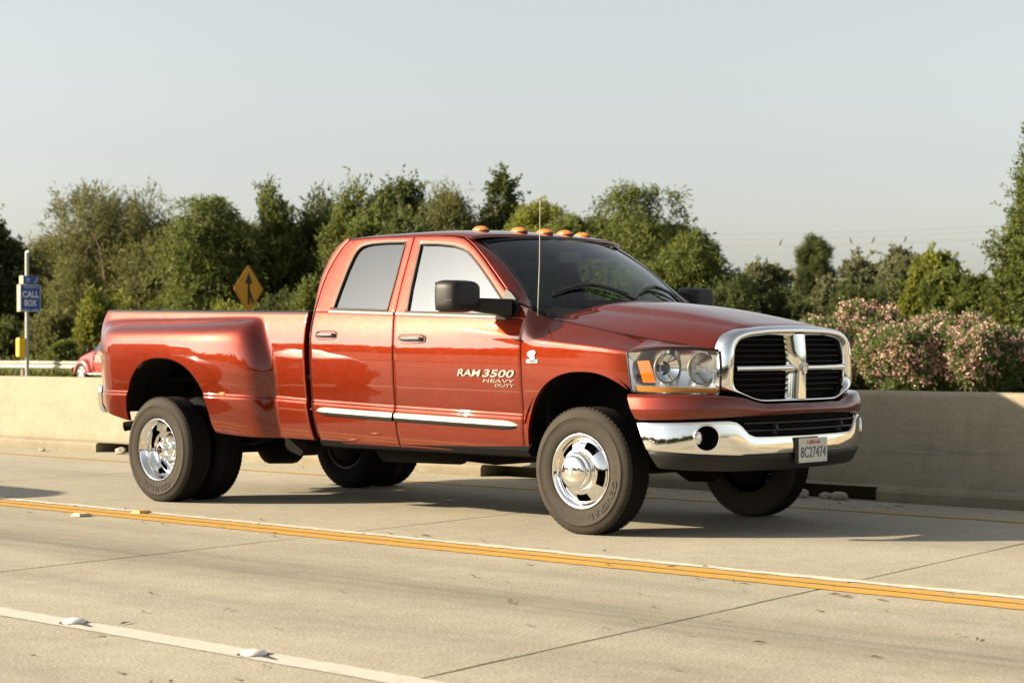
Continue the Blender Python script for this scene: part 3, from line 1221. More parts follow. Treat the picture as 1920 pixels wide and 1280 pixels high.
# windshield surface: t across (-1..1), v from bottom to top
def ws_bot(t):
    return Vector((3.735 - .20 * abs(t) ** 2.1, .815 * t, 1.452))
def ws_top(t):
    return Vector((3.048 - .105 * abs(t) ** 2.2, .70 * t, 1.942 - .047 * abs(t) ** 2.4))
def ws(t, v, out=0.0):
    a, b = ws_bot(t), ws_top(t)
    q = a.lerp(b, v)
    bow = .035 * 4 * v * (1 - v)
    return q + Vector((.50, .15 * t, .86)) * (bow + out)
put("windshield", G().grid([[ws(t, v, -.004) for v in spaced(0, 1, 16)] for t in spaced(-1, 1, 36)], True, True), M_WINDSHIELD, truck)
sg = G()   # dark ceramic border / seal around the glass
def ws_band(t0, t1, v0, v1, n=30):
    sg.grid([[ws(t0 + (t1 - t0) * i / n, v0 + (v1 - v0) * j / 3, .001) for j in range(4)] for i in range(n + 1)], True)
ws_band(-1.004, 1.004, .955, 1.005)
ws_band(-1.004, 1.004, -.02, .06)
for s in (-1, 1):
    sg.grid([[ws(s * (1.006 - .032 * j / 3), v, .002) for j in range(4)] for v in spaced(-.02, 1.0, 24)], True)
put("windshield_seal", sg, M_RUBBER_SEAL, truck)

def a_pillar():
    diag = [(3.606, 1.43), (3.502, 1.461), (3.402, 1.521), (3.254, 1.643), (3.114, 1.758), (2.994, 1.846), (2.925, 1.889), (2.87, 1.916)]
    D = resample([(x, 0, z) for x, z in diag], 25)
    g = G()
    rows = []
    for i, (x, _, z) in enumerate(D):
        v = -.01 + 1.03 * i / 24
        a = Vector((x + .004, -w_side(x, z) + .001, z + .003))
        b = ws(-1.0, v, -.003) + Vector((0, -.004, 0))
        b.y = min(b.y, b.y)
        row = [a + Vector((0, .025, 0)), a]
        n_out = Vector((.35, -.75, .55)).normalized()
        for k in range(1, 8):
            t = k / 8
            row.append(a.lerp(b, t) + n_out * (.007 * math.sin(math.pi * t) ** .8))
        row += [b, b + Vector((-.01, .012, -.012))]
        rows.append(row)
    g.grid(rows, True)
    return g
two_sides("windshield_pillar", a_pillar(), M_RED)

# ---- hood, fenders, cowl
def hood_z_mid(x):
    return interp(x, [(3.60, 1.478), (3.80, 1.474), (4.0, 1.462), (4.34, 1.425), (4.64, 1.372), (4.86, 1.325), (4.98, 1.297), (5.06, 1.27)])
def hood_edge(x):
    """plan and height of the hood / fender cut line on the right side"""
    y = interp(x, [(3.60, .828), (3.9, .822), (4.3, .806), (4.6, .772), (4.8, .728), (4.93, .692), (5.0, .66)])
    z = interp(x, [(3.60, 1.372), (3.68, 1.358), (3.95, 1.312), (4.3, 1.252), (4.6, 1.207), (4.8, 1.176), (4.94, 1.152), (5.0, 1.145)])
    return y, z
def hood_pt(t, u):
    """t across -1..1, u from cowl 0 to nose 1"""
    x0 = 3.735 - .055 * abs(t) ** 3
    x1 = 4.985 - .055 * abs(t) ** 2.6
    x = x0 + (x1 - x0) * u
    ye, ze = hood_edge(x)
    ye -= .006
    zm = hood_z_mid(x)
    a = abs(t)
    z = ze + (zm - ze) * (1 - a ** (2.3 + 2.6 * u ** 2.2))
    # raised centre with a soft shoulder
    k = smooth01((.64 + .02 * u - a) / .13)
    z += .016 * k * smooth01(u / .12) * (1 - .55 * u) - .009 * (1 - k) * smooth01((.99 - a) / .15) * (1 - u * .6)
    # leading edge rolls down
    if u > .93:
        z -= .012 * ((u - .93) / .07) ** 2
    return (x, t * ye, z)
hg = G()
ht = sorted(set([round(math.copysign(1 - (1 - abs(q)) ** 1.15, q), 5) for q in spaced(-1, 1, 96)]))
hg.shell([[hood_pt(t, u) for u in spaced(0, 1, 60)] for t in ht], (0, 0, -1), .022, .003, flip=True)
hood = put("hood", hg, M_RED, truck)

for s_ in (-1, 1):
    put("hood_gap_shade", G().tube([(x, s_ * (hood_edge(x)[0] + .001), hood_edge(x)[1] + .0015) for x in spaced(3.70, 4.92, 40)], .0052, 6), M_DARK, hood)  # black tube standing in for the shade in the hood-to-fender gap
put("hood_rear_seal", G().tube([Vector(hood_pt(t, 0)) + Vector((-.006, 0, -.006)) for t in spaced(-1, 1, 40)], .006, 6), M_RUBBER_SEAL, hood)
def nose(t):
    """plan outline of the front corner (headlamp line), t 0 outer .. 1 at the grille"""
    return curve(t, [(4.465, -.983), (4.56, -.955), (4.68, -.905), (4.79, -.825), (4.88, -.747), (4.945, -.690)])
def lamp_top(t):
    return interp(t, [(0, 1.144), (.15, 1.157), (.4, 1.170), (.65, 1.170), (.85, 1.161), (1, 1.150)])
def lamp_bot(t):
    return interp(t, [(0, .905), (.3, .893), (1, .882)])

def fender_zb(x):
    a = arch_z(x, 4.085, .56, .47, .49, .462, 2.3)
    b = .485 if x < 4.0 else .905
    return b if a is None else max(a, b)
def fender_ridge(x):
    return 1.235 - .088 * (x - 3.58)
def fender_top(x):
    """upper boundary (y, z): climbs to the pillar foot behind the hood corner"""
    y, z = hood_edge(x)
    k = smooth01((3.735 - x) / .13)
    y2 = .945 - .45 * max(0, x - 3.585)
    z2 = 1.425 - .35 * max(0, x - 3.585)
    return (y + .006) * (1 - k) + y2 * k, (z + .001) * (1 - k) + z2 * k
def fender_profile(x):
    zs = fender_ridge(x)
    yt, zt = fender_top(x)
    low = [(w_side(x, z), z) for z in spaced(.47, zs, 70)]
    wr = low[-1][0]
    up = []
    k = smooth01((3.735 - x) / .13)
    cy = wr * .62 + yt * .38
    cz = zs + (zt - zs) * (.28 + .3 * k)
    for i in range(1, 31):
        t = i / 30
        up.append(((1 - t) ** 2 * wr + 2 * t * (1 - t) * cy + t * t * yt, (1 - t) ** 2 * zs + 2 * t * (1 - t) * cz + t * t * zt))
    P = low + up
    for _ in range(14):
        P = [P[0]] + [((P[i - 1][0] + P[i][0] * 2 + P[i + 1][0]) / 4, (P[i - 1][1] + P[i][1] * 2 + P[i + 1][1]) / 4) for i in range(1, len(P) - 1)] + [P[-1]]
    # pull the nose inwards where the plan outline turns
    return P
def nose_pull(x):
    """extra inset of the fender side near the headlamp so it follows the plan outline"""
    if x < 4.28:
        return 0
    return .055 * ((x - 4.28) / .26) ** 2
def fender():
    xs = spaced(3.583, 3.612, 3) + [4.085 - .47 * math.cos(t) for t in spaced(.05, math.pi / 2, 24)] + [4.085 + .49 * math.sin(t) for t in spaced(.05, 1.25, 18)]
    cols = []
    xend = lambda z: 4.465 + .30 * max(0, 1.140 - z) if z < 1.14 else 4.465
    for x in xs:
        if x > 4.52:
            continue
        P = fender_profile(x)
        zb = fender_zb(x)
        Q = []
        for a, b in zip(P, P[1:]):
            if b[1] <= zb:
                continue
            if a[1] < zb:
                t = (zb - a[1]) / (b[1] - a[1])
                Q.append((a[0] + (b[0] - a[0]) * t, zb))
            Q.append(b)
        Q = resample([(0, q[0], q[1]) for q in Q], 80)
        xlast = 4.465
        col = []
        for _, w, z in Q:
            xx = x
            if x < 3.62:
                xx = x + (fd_xr(z) + .008 - 3.583) * (3.62 - x) / (3.62 - 3.583)
            if x > 4.2:
                xx = 4.2 + (x - 4.2) * (xend(z) - 4.2) / (4.52 - 4.2)
            col.append((xx, -(w - nose_pull(xx)), z))
        cols.append(col)
    # split each column at the level of the lamp top so that the upper part can run on over the headlamp
    low, high = [], []
    for col in cols:
        zs0 = lamp_top(0) + .006
        zs0 = max(zs0, col[0][2] + .004)
        lo, hi = [], []
        for p0, p1 in zip(col, col[1:]):
            if p0[2] < zs0 <= p1[2] and not hi:
                t = (zs0 - p0[2]) / (p1[2] - p0[2])
                m = tuple(p0[k] + (p1[k] - p0[k]) * t for k in range(3))
                lo += [p0, m]
                hi = [m]
            elif not hi:
                lo.append(p0)
            if hi:
                hi.append(p1)
        low.append(resample(lo, 50))
        high.append(resample(hi, 26))
    P0 = [Vector(q) for q in high[-1]]
    for i in range(1, 31):
        t = i / 30
        x, y = nose(t)
        a = Vector((x, y, lamp_top(t) + .006))
        xh = P0[-1].x + (4.93 - P0[-1].x) * t
        yh, zh = hood_edge(xh)
        b = Vector((xh, -(yh + .006), zh + .001))
        row = []
        for j in range(26):
            q = j / 25
            base0 = P0[0].lerp(P0[-1], q)
            row.append(a.lerp(b, q) + (P0[j] - base0) * (1 - t) ** 1.3 + Vector((.010, -.010, .008)) * math.sin(math.pi * q) * t)
        high.append(row)
    g = G()
    g.grid(low, True)
    g.grid(high, True)
    bm = bmesh.new()
    vv = [bm.verts.new(q) for q in g.v]
    for f in g.f:
        try:
            bm.faces.new([vv[k] for k in f])
        except ValueError:
            pass
    bmesh.ops.remove_doubles(bm, verts=bm.verts, dist=2e-5)
    bm.verts.ensure_lookup_table()
    bm.verts.index_update()
    out = G()
    out.add([tuple(v.co) for v in bm.verts], [tuple(v.index for v in f.verts) for f in bm.faces], True)
    bm.free()
    n_low = len(low)
    def rim(line, d):
        out.grid([line, [tuple(Vector(q) + Vector(d)) for q in line]], True)
    rim([c[0] for c in low], (0, .03, 0))
    rim(low[0], (0, .03, 0))
    rim(high[0], (.004, .02, -.01))
    rim(low[-1], (-.004, .03, 0))
    rim([c[0] for c in high[n_low - 1:]], (-.02, .02, -.02))
    rim([c[-1] for c in high], (0, .004, -.03))
    return out
fen_r, fen_l = two_sides("front_fender", fender(), M_RED)
# engine badge on the fender: slanted oval over a lettered bar
for mir, fo in ((1, fen_r), (-1, fen_l)):
    bg = G()
    for ax, az, cx, cz, sl in ((.034, .020, 3.672, 1.135, .5), (.022, .010, 3.680, 1.108, .2)):
        ring = [(cx + ax * math.cos(a) + sl * az * math.sin(a), cz + az * math.sin(a)) for a in spaced(0, 2 * math.pi, 20)[:-1]]
        bg.add([(x, -mir * (w_side(x, z) + .006), z) for x, z in ring], [tuple(range(20))], False)
        bg.grid([[(x, -mir * (w_side(x, z) + .006), z) for x, z in ring], [(x, -mir * (w_side(x, z) - .002), z) for x, z in ring]], False, close_v=True)
    put("engine_emblem", bg, M_SILVER, fo)
    put("engine_emblem_bar", G().box((3.676, -mir * (w_side(3.676, 1.086) + .001), 1.086), (.096, .008, .022)), M_CHROME2, fo)
    put("engine_letters", text_fit("CUMMINS", (.085, .012), lambda u, v, d: (3.676 + mir * u, -mir * (w_side(3.676, 1.086) + .0045 + d), 1.086 + v), .002), M_BLACK, fo)

# cowl with black louvred panel
cg = G()
rows = []
for t in spaced(-1, 1, 30):
    hp = Vector(hood_pt(t, 0))
    wb = ws(t, .03, 0)
    rows.append([hp + Vector((.03, 0, -.022)), hp + Vector((-.012, 0, -.024)), wb + Vector((.02, 0, -.020)), wb + Vector((-.03, 0, .0))])
cg.grid(rows, True)
put("cowl_panel", cg, M_BLACKT, truck)

# wipers
def wiper(t0, t1, t_pivot):
    g = G()
    pts = [ws(t0 + (t1 - t0) * i / 12, .11 + .10 * math.sin(math.pi * i / 12) , .018) for i in range(13)]
    g.tube(pts, [.006 + .007 * math.sin(math.pi * i / 12) for i in range(13)], 6)
    mid = pts[6]
    piv = ws(t_pivot, .02, .012)
    g.tube([piv, piv.lerp(mid, .5) + Vector((.012, 0, .022)), mid + Vector((.004, 0, .010))], [.012, .010, .008], 6)
    g.tube([piv + Vector((0, 0, -.02)), piv + Vector((0, 0, .015))], .016, 10)
    return g
put("wiper", wiper(-.80, -.02, .05), M_BLACK, truck)
put("wiper", wiper(.12, .84, .80), M_BLACK, truck)

# clearance lamps
for y, x in ((-.52, 2.765), (-.24, 2.865), (0, 2.888), (.24, 2.865), (.52, 2.785)):
    u = None
    ye = w_side(x, roof_edge(x))
    t = y / ye
    z = roof_edge(x) + (roof_mid(x) - roof_edge(x)) * (1 - abs(t) ** 2.6) ** .5
    lamp = G()
    rows = []
    for i in range(8):
        a = math.pi / 2 * i / 7
        rows.append([(x + math.cos(a) ** .8 * (.075 * math.cos(b) + (-.012 if False else 0)), y + math.cos(a) ** .8 * .038 * math.sin(b), z - .008 + .040 * math.sin(a)) for b in spaced(0, 2 * math.pi, 28)[:-1]])
    lamp.grid(rows, True, True, close_v=True)
    lo = put("roof_lamp", lamp, M_AMBER, truck)
    put("lamp_base", G().lathe([(.0, .0), (1.0, .0)], axis='Z', seg=24), M_BLACK, lo)
    lb = lo.children[0]
    lb.scale = (.08, .042, 1)
    lb.location = (x, y, z - .002)
    bz = G()
    bz.grid([[(x + .079 * math.cos(b), y + .041 * math.sin(b), z + h) for b in spaced(0, 2 * math.pi, 28)[:-1]] for h in (-.014, .003)], True, close_v=True)
    lb.data = mesh_of("lamp_base", bz)
    lb.data.materials.append(M_BLACK)
    lb.scale = (1, 1, 1)
    lb.location = (0, 0, 0)

# antenna on the right fender
ag = G()
ag.tube([(3.64, -.90, 1.225), (3.642, -.90, 1.29)], [.016, .011], 10)
ag.tube([(3.642, -.90, 1.28), (3.665, -.90, 1.70), (3.67, -.898, 2.12)], [.0042, .0035, .0022], 6)
ant = put("antenna", ag, mat("antenna_steel", (.42, .38, .33), .35, .8), truck)

# ---- headlamps
def lamp_pt(t, v, off=0.0):
    x, y = nose(t)
    b, tp = lamp_bot(t), lamp_top(t)
    z = b + (tp - b) * v
    lean = .045 * (1 - v) ** 1.0 * (1 - t)       # outer edge slants forward going down
    n = Vector((.55 + .4 * t, -.75 + .3 * t, .0)).normalized()
    bow = .018 * (1 - (2 * v - 1) ** 2)
    return Vector((x + lean, y - lean * .2, z)) + n * (bow + off)
def lamp_pt_in(t, v):
    return lamp_pt(t, v, -.012)
for s in (1, -1):
    def mk(g):
        return g if s == 1 else g.mirror()
    hl = put("headlight", mk(G().grid([[lamp_pt(t, v, -.11 * math.sin(math.pi * min(max(t, .02), .98)) ** .5 * math.sin(math.pi * min(max(v, .02), .98)) ** .5 - .004) for v in spaced(0, 1, 14)] for t in spaced(0, 1, 26)], True)), M_LAMPSILVER, truck)
    put("lens", mk(G().grid([[lamp_pt(t, v) for v in spaced(0, 1, 14)] for t in spaced(0, 1, 26)], True)), M_LENS, hl)
    put("turn_lens", mk(G().grid([[lamp_pt(t + .05 * (1 - v) * 2, v, -.014) for v in spaced(.24, .74, 8)] for t in spaced(.10, .24, 8)], True)), M_AMBER, hl)
    put("amber_strip", mk(G().grid([[lamp_pt(t, v, -.010) for v in spaced(.03, .145, 5)] for t in spaced(.06, .985, 24)], True)), amber("amber_strip_lens", (.62, .22, .015)), hl)
    put("lamp_divider", mk(G().grid([[lamp_pt(t, v, -.008) for v in (.15, .175)] for t in spaced(.05, .985, 24)], True)), M_CHROME2, hl)
    for tc, vc, r, dp in ((.43, .56, .082, .07), (.76, .56, .088, .06)):
        c = lamp_pt(tc, vc, -.03)
        ax = Vector((1, 0, 0)) * .9 + Vector((0, -.35, 0))
        ax.normalize()
        e1 = ax.cross(Vector((0, 0, 1))).normalized()
        e2 = e1.cross(ax)
        bowl = G()
        rows = []
        for i in range(9):
            q = i / 8
            rr = r * (1 - q) ** .6 if q < 1 else .004
            dd = -dp * q + .012
            rows.append([c + ax * dd + (e1 * math.cos(b) + e2 * math.sin(b)) * max(rr, .014) for b in spaced(0, 2 * math.pi, 30)[:-1]])
        bowl.grid(rows, True, close_v=True)
        rb = put("reflector_bowl", mk(bowl), M_CHROME2 if tc > .6 else M_CHROME, hl)
        bz = G()
        bz.grid([[c + ax * d_ + (e1 * math.cos(b) + e2 * math.sin(b)) * rr for b in spaced(0, 2 * math.pi, 30)[:-1]] for rr, d_ in ((r, .012), (r + .008, .014), (r + .010, .004))], True, close_v=True)
        put("bezel_ring", mk(bz), M_GREYTRIM, hl)
        bulb = G()
        rows = [[c + ax * (.0 + .03 * math.sin(a) - dp * .5) + (e1 * math.cos(b) + e2 * math.sin(b)) * (.022 * math.cos(a) + .0005) for b in spaced(0, 2 * math.pi, 14)[:-1]] for a in spaced(0, math.pi / 2, 5)]
        bulb.grid(rows, True, close_v=True)
        put("bulb_shield", mk(bulb), M_CHROME2 if tc > .6 else M_BLACK, hl)
    sl = G()
    for edge in ([lamp_pt(t, 0, .0015) for t in spaced(0, 1, 20)], [lamp_pt(t, 1, .0015) for t in spaced(0, 1, 20)], [lamp_pt(0, v, .0015) for v in spaced(0, 1, 12)], [lamp_pt(1, v, .0015) for v in spaced(0, 1, 12)]):
        sl.tube(edge, .005, 5)
    put("lens_edge", mk(sl), M_BLACK, hl)

# ---- grille
def gr_x(y, z):
    """front surface of the grille shell: bowed in plan, leaning back upwards"""
    return 5.066 - .17 * abs(y) ** 2.0 - .10 * max(0, z - 1.12) - .02 * (1.05 - z if z < 1.05 else 0)
def rloop(pts, n=96):
    """closed smooth loop in (y, z) through right-half points, mirrored"""
    full = pts + [(-y, z) for y, z in reversed(pts) if abs(y) > 1e-6]
    # round the corners by sampling then relaxing
    P = resample([(0, y, z) for y, z in full] + [(0, *full[0])], n * 2 + 1)[:-1]
    P = [Vector((y, z)) for _, y, z in P]
    for _ in range(6):
        P = [(P[i - 1] + P[i] * 2 + P[(i + 1) % len(P)]) / 4 for i in range(len(P))]
    return [tuple(q) for q in P]
OUTER = rloop([(0, 1.310), (-.30, 1.302), (-.52, 1.284), (-.635, 1.248), (-.680, 1.180), (-.692, 1.05), (-.692, .905), (-.60, .895), (-.505, .862), (-.415, .832), (0, .832)])
INNER = rloop([(0, 1.243), (-.30, 1.243), (-.48, 1.228), (-.565, 1.203), (-.594, 1.15), (-.604, 1.05), (-.604, .932), (-.515, .886), (-.43, .856), (0, .856)])
def shell_ring(o, i, rows):
    out = []
    for a, b, d, k in rows:
        out.append([(gr_x(p[0] * (1 - a) + q[0] * a, p[1] * (1 - a) + q[1] * a) + d, p[0] * (1 - a) + q[0] * a, p[1] * (1 - a) + q[1] * a) for p, q in zip(o, i)])
    return out
grille = put("grille", G().grid(shell_ring(OUTER, INNER, [(0, 0, -.075, 0), (.0, 0, -.03, 0), (.06, 0, -.010, 0), (.16, 0, .006, 0), (.32, 0, .016, 0), (.52, 0, .018, 0), (.74, 0, .010, 0), (.9, 0, -.004, 0), (1, 0, -.016, 0), (1.02, 0, -.075, 0)]), True, True, close_v=True), M_CHROME, truck)
# cross bars
bars = G()
rows = []
for z in spaced(.850, 1.255, 16):
    hw = .062 + .012 * abs(z - 1.04) / .2
    rows.append([(gr_x(y, z) + d, y, z) for y, d in ((-hw - .012, -.06), (-hw, -.02), (-hw + .014, .010), (-.02, .020), (.02, .020), (hw - .014, .010), (hw, -.02), (hw + .012, -.06))])
bars.grid(rows, True, True)
put("vertical_bar", bars, M_CHROME, grille)
hb = G()
rows = []
for y in spaced(-.585, .585, 40):
    rows.append([(gr_x(y, 1.04) + d, y, 1.043 + z) for z, d in ((.020, -.05), (.017, -.012), (.008, .0), (-.008, .0), (-.017, -.012), (-.020, -.05))])
hb.grid(rows, True)
put("crossbar", hb, M_CHROME, grille)
put("grille_backing", G().grid([[(gr_x(y * k, 1.05 + (z - 1.05) * k) - .085, y * k, 1.05 + (z - 1.05) * k) for y, z in INNER] for k in (1.06, .7, .35, .01)], True, True, close_v=True), M_DARK, grille)
M_SLAT = mat("grille_slat", (.008, .008, .008), .6, spec=.25)
for z in (.905, .94, .975, 1.01, 1.082, 1.117, 1.152, 1.187, 1.22):
    hw = .575 if 1.19 > z > .93 else .50
    for sg_ in (-1, 1):
        s_ = G()
        rows = []
        for y in spaced(.08, hw, 14):
            yy = y * sg_
            rows.append([(gr_x(yy, z) + d, yy, z + dz) for dz, d in ((.003, -.08), (.004, -.045), (-.002, -.042), (-.005, -.08))])
        s_.grid(rows, True)
        put("grille_slat", s_, M_SLAT, grille)
# ram-like horned head badge on the crossing of the bars
em = G()
def horn(s):
    pts = []
    for i in range(12):
        a = -.6 + 4.2 * i / 11
        r = .022 * (1 - .035 * i)
        pts.append((gr_x(0, 1.05) + .034 - .002 * i, s * (.022 + r * math.sin(a) * .8), 1.062 - r * (1 - math.cos(a)) * 1.2))
    em.tube(pts, [.009 - .0005 * i for i in range(12)], 6)
horn(1)
horn(-1)
em.prism([(0, 1.00), (.018, 1.012), (.022, 1.04), (.03, 1.068), (.0, 1.078), (-.03, 1.068), (-.022, 1.04), (-.018, 1.012)], 'X', gr_x(0, 1.05) + .012, gr_x(0, 1.05) + .032)
put("emblem", em, M_CHROME2, grille)

# ---- front bumper
BPLAN = [(4.545, -1.010), (4.62, -1.004), (4.73, -.978), (4.84, -.925), (4.93, -.850), (5.00, -.755), (5.055, -.63), (5.095, -.48), (5.125, -.28), (5.14, 0)]
_bp = resample([(x, y, 0) for x, y in [curve(i / 60, BPLAN) for i in range(61)]], 61)
BP = [(x, y) for x, y, _ in _bp] + [(x, -y) for x, y, _ in reversed(_bp[:-1])]
def b_norm(i):
    a, b = BP[max(0, i - 1)], BP[min(len(BP) - 1, i + 1)]
    t = Vector((b[0] - a[0], b[1] - a[1])).normalized()
    return Vector((t.y, -t.x))
BN = [b_norm(i) for i in range(len(BP))]
def bpt(i, off, z):
    # the ends behind the wheel slant forward going down
    k = min(i, len(BP) - 1 - i) / 22
    sl = max(0, 1 - k) ** 2 * (.76 - z) * .48
    return Vector((BP[i][0] + BN[i].x * off + sl, BP[i][1] + BN[i].y * off, z))
NB = len(BP)
def yk(i):
    return abs(BP[i][1])
# painted upper part
def red_top(i):
    y = yk(i)
    return interp(y, [(0, .832), (.38, .834), (.50, .850), (.60, .876), (.72, .886), (1.02, .898)])
def red_bot(i):
    y = yk(i)
    return interp(y, [(0, .757), (.5, .752), (.8, .742), (1.02, .730)])
rows = []
for i in range(NB):
    t, b = red_top(i), red_bot(i)
    h = t - b
    rows.append([bpt(i, -.10, t - .012), bpt(i, -.035, t - .006), bpt(i, -.012, t - .010), bpt(i, .004, t - .026), bpt(i, .014, t - h * .42), bpt(i, .018, t - h * .6), bpt(i, .014, b + h * .22), bpt(i, .004, b + .006), bpt(i, -.012, b), bpt(i, -.05, b + .004)])
rg_ = G().grid([resample(r, 40) for r in rows], True)
for r in (rows[0], rows[-1]):
    rg_.add(r, [tuple(range(len(r)))], False)
fascia = put("bumper_top_cover", rg_, M_RED, truck)
# chrome lower part with centre intake and lamp holes
def chrome_top(i):
    y = yk(i)
    return interp(y, [(0, .628), (.50, .632), (.56, .648), (.615, .70), (.66, .728), (.72, .734), (1.02, .722)])
def chrome_bot(i):
    return interp(yk(i), [(0, .515), (.5, .517), (.85, .532), (1.02, .548)])
FOG = (.825, .628, .078)    # |y| along the front corner, z, radius
bm_c = G()
crow = []
NZ = 34
fi = min(range(61), key=lambda i: abs(abs(BP[i][1]) - FOG[0]))
S = [0.0]
for a, b in zip(BP, BP[1:]):
    S.append(S[-1] + math.hypot(b[0] - a[0], b[1] - a[1]))
def fogc(i, z, side):
    c = S[fi] if side < 0 else S[-1] - S[fi]
    return math.hypot(S[i] - c, z - FOG[1])
def chrome_pt(i, v):
    t, b = chrome_top(i), chrome_bot(i)
    z = b + (t - b) * v
    off = .010 * math.sin(math.pi * (.15 + .8 * v)) + .006 * smooth01((v - .9) / .1) - .012 * smooth01((.08 - v) / .08) - .02 * smooth01((v - .955) / .045)
    return bpt(i, off, z)
# fine stations so that the round openings are clean
fine = []
for k in range(0, (NB - 1) * 4 + 1):
    fine.append(k / 4)
def bpf(k, off, z):
    i = min(NB - 2, int(k))
    t = k - i
    return bpt(i, off, z).lerp(bpt(i + 1, off, z), t)
def chrome_ptf(k, v):
    i = min(NB - 2, int(k))
    t = k - i
    return chrome_pt(i, v).lerp(chrome_pt(i + 1, v), t)
def s_of(k):
    i = min(NB - 2, int(k))
    return S[i] + (S[i + 1] - S[i]) * (k - i)
grid = [[chrome_ptf(k, j / NZ) for j in range(NZ + 1)] for k in fine]
# snap verts near each opening to its circle and drop the faces inside
cent = [S[fi], S[-1] - S[fi]]
inside = [[False] * (NZ + 1) for _ in fine]
for a, k in enumerate(fine):
    for j in range(NZ + 1):
        q = grid[a][j]
        for c in cent:
            ds, dz = s_of(k) - c, q.z - FOG[1]
            r = math.hypot(ds, dz)
            if r < FOG[2]:
                if r > FOG[2] - .009:
                    # push out to the rim
                    s2 = c + ds / r * FOG[2]
                    kk_ = k + (s2 - s_of(k)) / max(1e-6, (s_of(min(fine[-1], k + .5)) - s_of(max(0, k - .5))))
                    z2 = FOG[1] + dz / r * FOG[2]
                    o2 = chrome_ptf(min(max(kk_, 0), NB - 1), j / NZ)
                    grid[a][j] = Vector((o2.x, o2.y, z2))
                else:
                    inside[a][j] = True
vs, fs, idx = [], [], {}
for a in range(len(fine)):
    for j in range(NZ + 1):
        idx[a, j] = len(vs)
        vs.append(grid[a][j])
for a in range(len(fine) - 1):
    for j in range(NZ):
        if not (inside[a][j] or inside[a + 1][j] or inside[a][j + 1] or inside[a + 1][j + 1]):
            fs.append((idx[a, j], idx[a + 1, j], idx[a + 1, j + 1], idx[a, j + 1]))
bm_c.add(vs, fs, True)
# rolled upper lip and ends
bm_c.grid([[bpt(i, -.016, chrome_top(i) + .003), bpt(i, -.05, chrome_top(i) + .004)] for i in range(NB)], True)
bumper = put("front_bumper", bm_c, M_CHROME, truck)
for side in (-1, 1):
    i = fi if side < 0 else NB - 1 - fi
    c = bpt(i, .006, FOG[1])
    nrm = Vector((BN[i].x, BN[i].y, 0))
    tan = Vector((-nrm.y, nrm.x, 0))
    def ring(r, d):
        return [c + nrm * d + tan * math.cos(a) * r + Vector((0, 0, 1)) * math.sin(a) * r for a in spaced(0, 2 * math.pi, 40)[:-1]]
    put("lamp_hole_rim", G().grid([ring(FOG[2] + .005, .0), ring(FOG[2], .008), ring(FOG[2] - .005, .002), ring(FOG[2] - .007, -.02)], True, close_v=True), M_CHROME, bumper)
    put("lamp_hole", G().grid([ring(FOG[2] - .006, -.01), ring(FOG[2] - .012, -.10), ring(.002, -.10)], True, close_v=True), M_DARK, bumper)
    c2 = c + nrm * -.012 + tan * (.030 if side < 0 else -.030) * -1
    fg = G()
    def ring2(r, d):
        return [c2 + Vector((1, 0, 0)) * d + Vector((0, math.cos(a) * r, math.sin(a) * r)) for a in spaced(0, 2 * math.pi, 28)[:-1]]
    fg.grid([ring2(.042, -.06), ring2(.046, -.025), ring2(.043, -.014), ring2(.034, -.006), ring2(.017, -.002), ring2(.001, -.001)], True, close_v=True)
    put("fog_light", fg, M_CHROME2, bumper)
# dark intake behind the opening with fins
ib = G()
ii = [i for i in range(NB) if yk(i) < .68]
ib.grid([[bpt(i, -.045, z) for z in spaced(.60, .775, 4)] for i in ii], True)
put("intake_backing", ib, M_DARK, truck)
for z in (.665, .71):
    f_ = G()
    f_.grid([[bpt(i, -.045, z + .004), bpt(i, -.012, z + .005), bpt(i, -.012, z - .004), bpt(i, -.045, z - .006)] for i in ii if yk(i) < .60], True)
    put("intake_fin", f_, M_BLACK, truck)
for y in (-.36, .36):
    i = min(range(NB), key=lambda k: abs(BP[k][1] - y))
    put("tow_hook", G().tube([bpt(i, -.04, .70), bpt(i, .01, .70), bpt(i, .018, .675), bpt(i, .01, .65), bpt(i, -.04, .65)], .010, 8), M_BLACK, truck)
# dark lower valance
rows = []
for i in range(NB):
    b = chrome_bot(i)
    lo = interp(yk(i), [(0, .415), (.6, .418), (.9, .43), (1.02, .44)])
    rows.append([bpt(i, -.02, b + .008), bpt(i, -.004, b - .002), bpt(i, -.008, b - .03), bpt(i, -.03, lo + .03), bpt(i, -.045, lo + .006), bpt(i, -.06, lo), bpt(i, -.13, lo + .01)])
vg = G().grid([resample(r, 16) for r in rows], True)
for r in (rows[0], rows[-1]):
    vg.add(r, [tuple(range(len(r)))], False)
put("air_dam", vg, M_BLACKT, truck)
# plate bracket, plate and letters
put("plate_bracket", G().box((5.146, -.06, .535), (.012, .24, .16)), M_BLACK, truck)
xp = 5.158
M_PLATE = mat("plate_white", (.55, .54, .50), .5)
plate = put("license_plate", G().box((xp, -.005, .532), (.006, .305, .152)), M_PLATE, truck)
def on_plate(y0, z0):
    return lambda u, v, d: (xp + .0035 + d, y0 + u, z0 + v)
put("plate_number", text_fit("8C27474", (.272, .066), on_plate(-.005, .520), .0015), mat("plate_blue", (.035, .045, .12), .5), plate)
put("plate_state_name", text_fit("California", (.15, .026), on_plate(-.005, .584), .0015, .3), mat("plate_red", (.42, .03, .03), .5), plate)

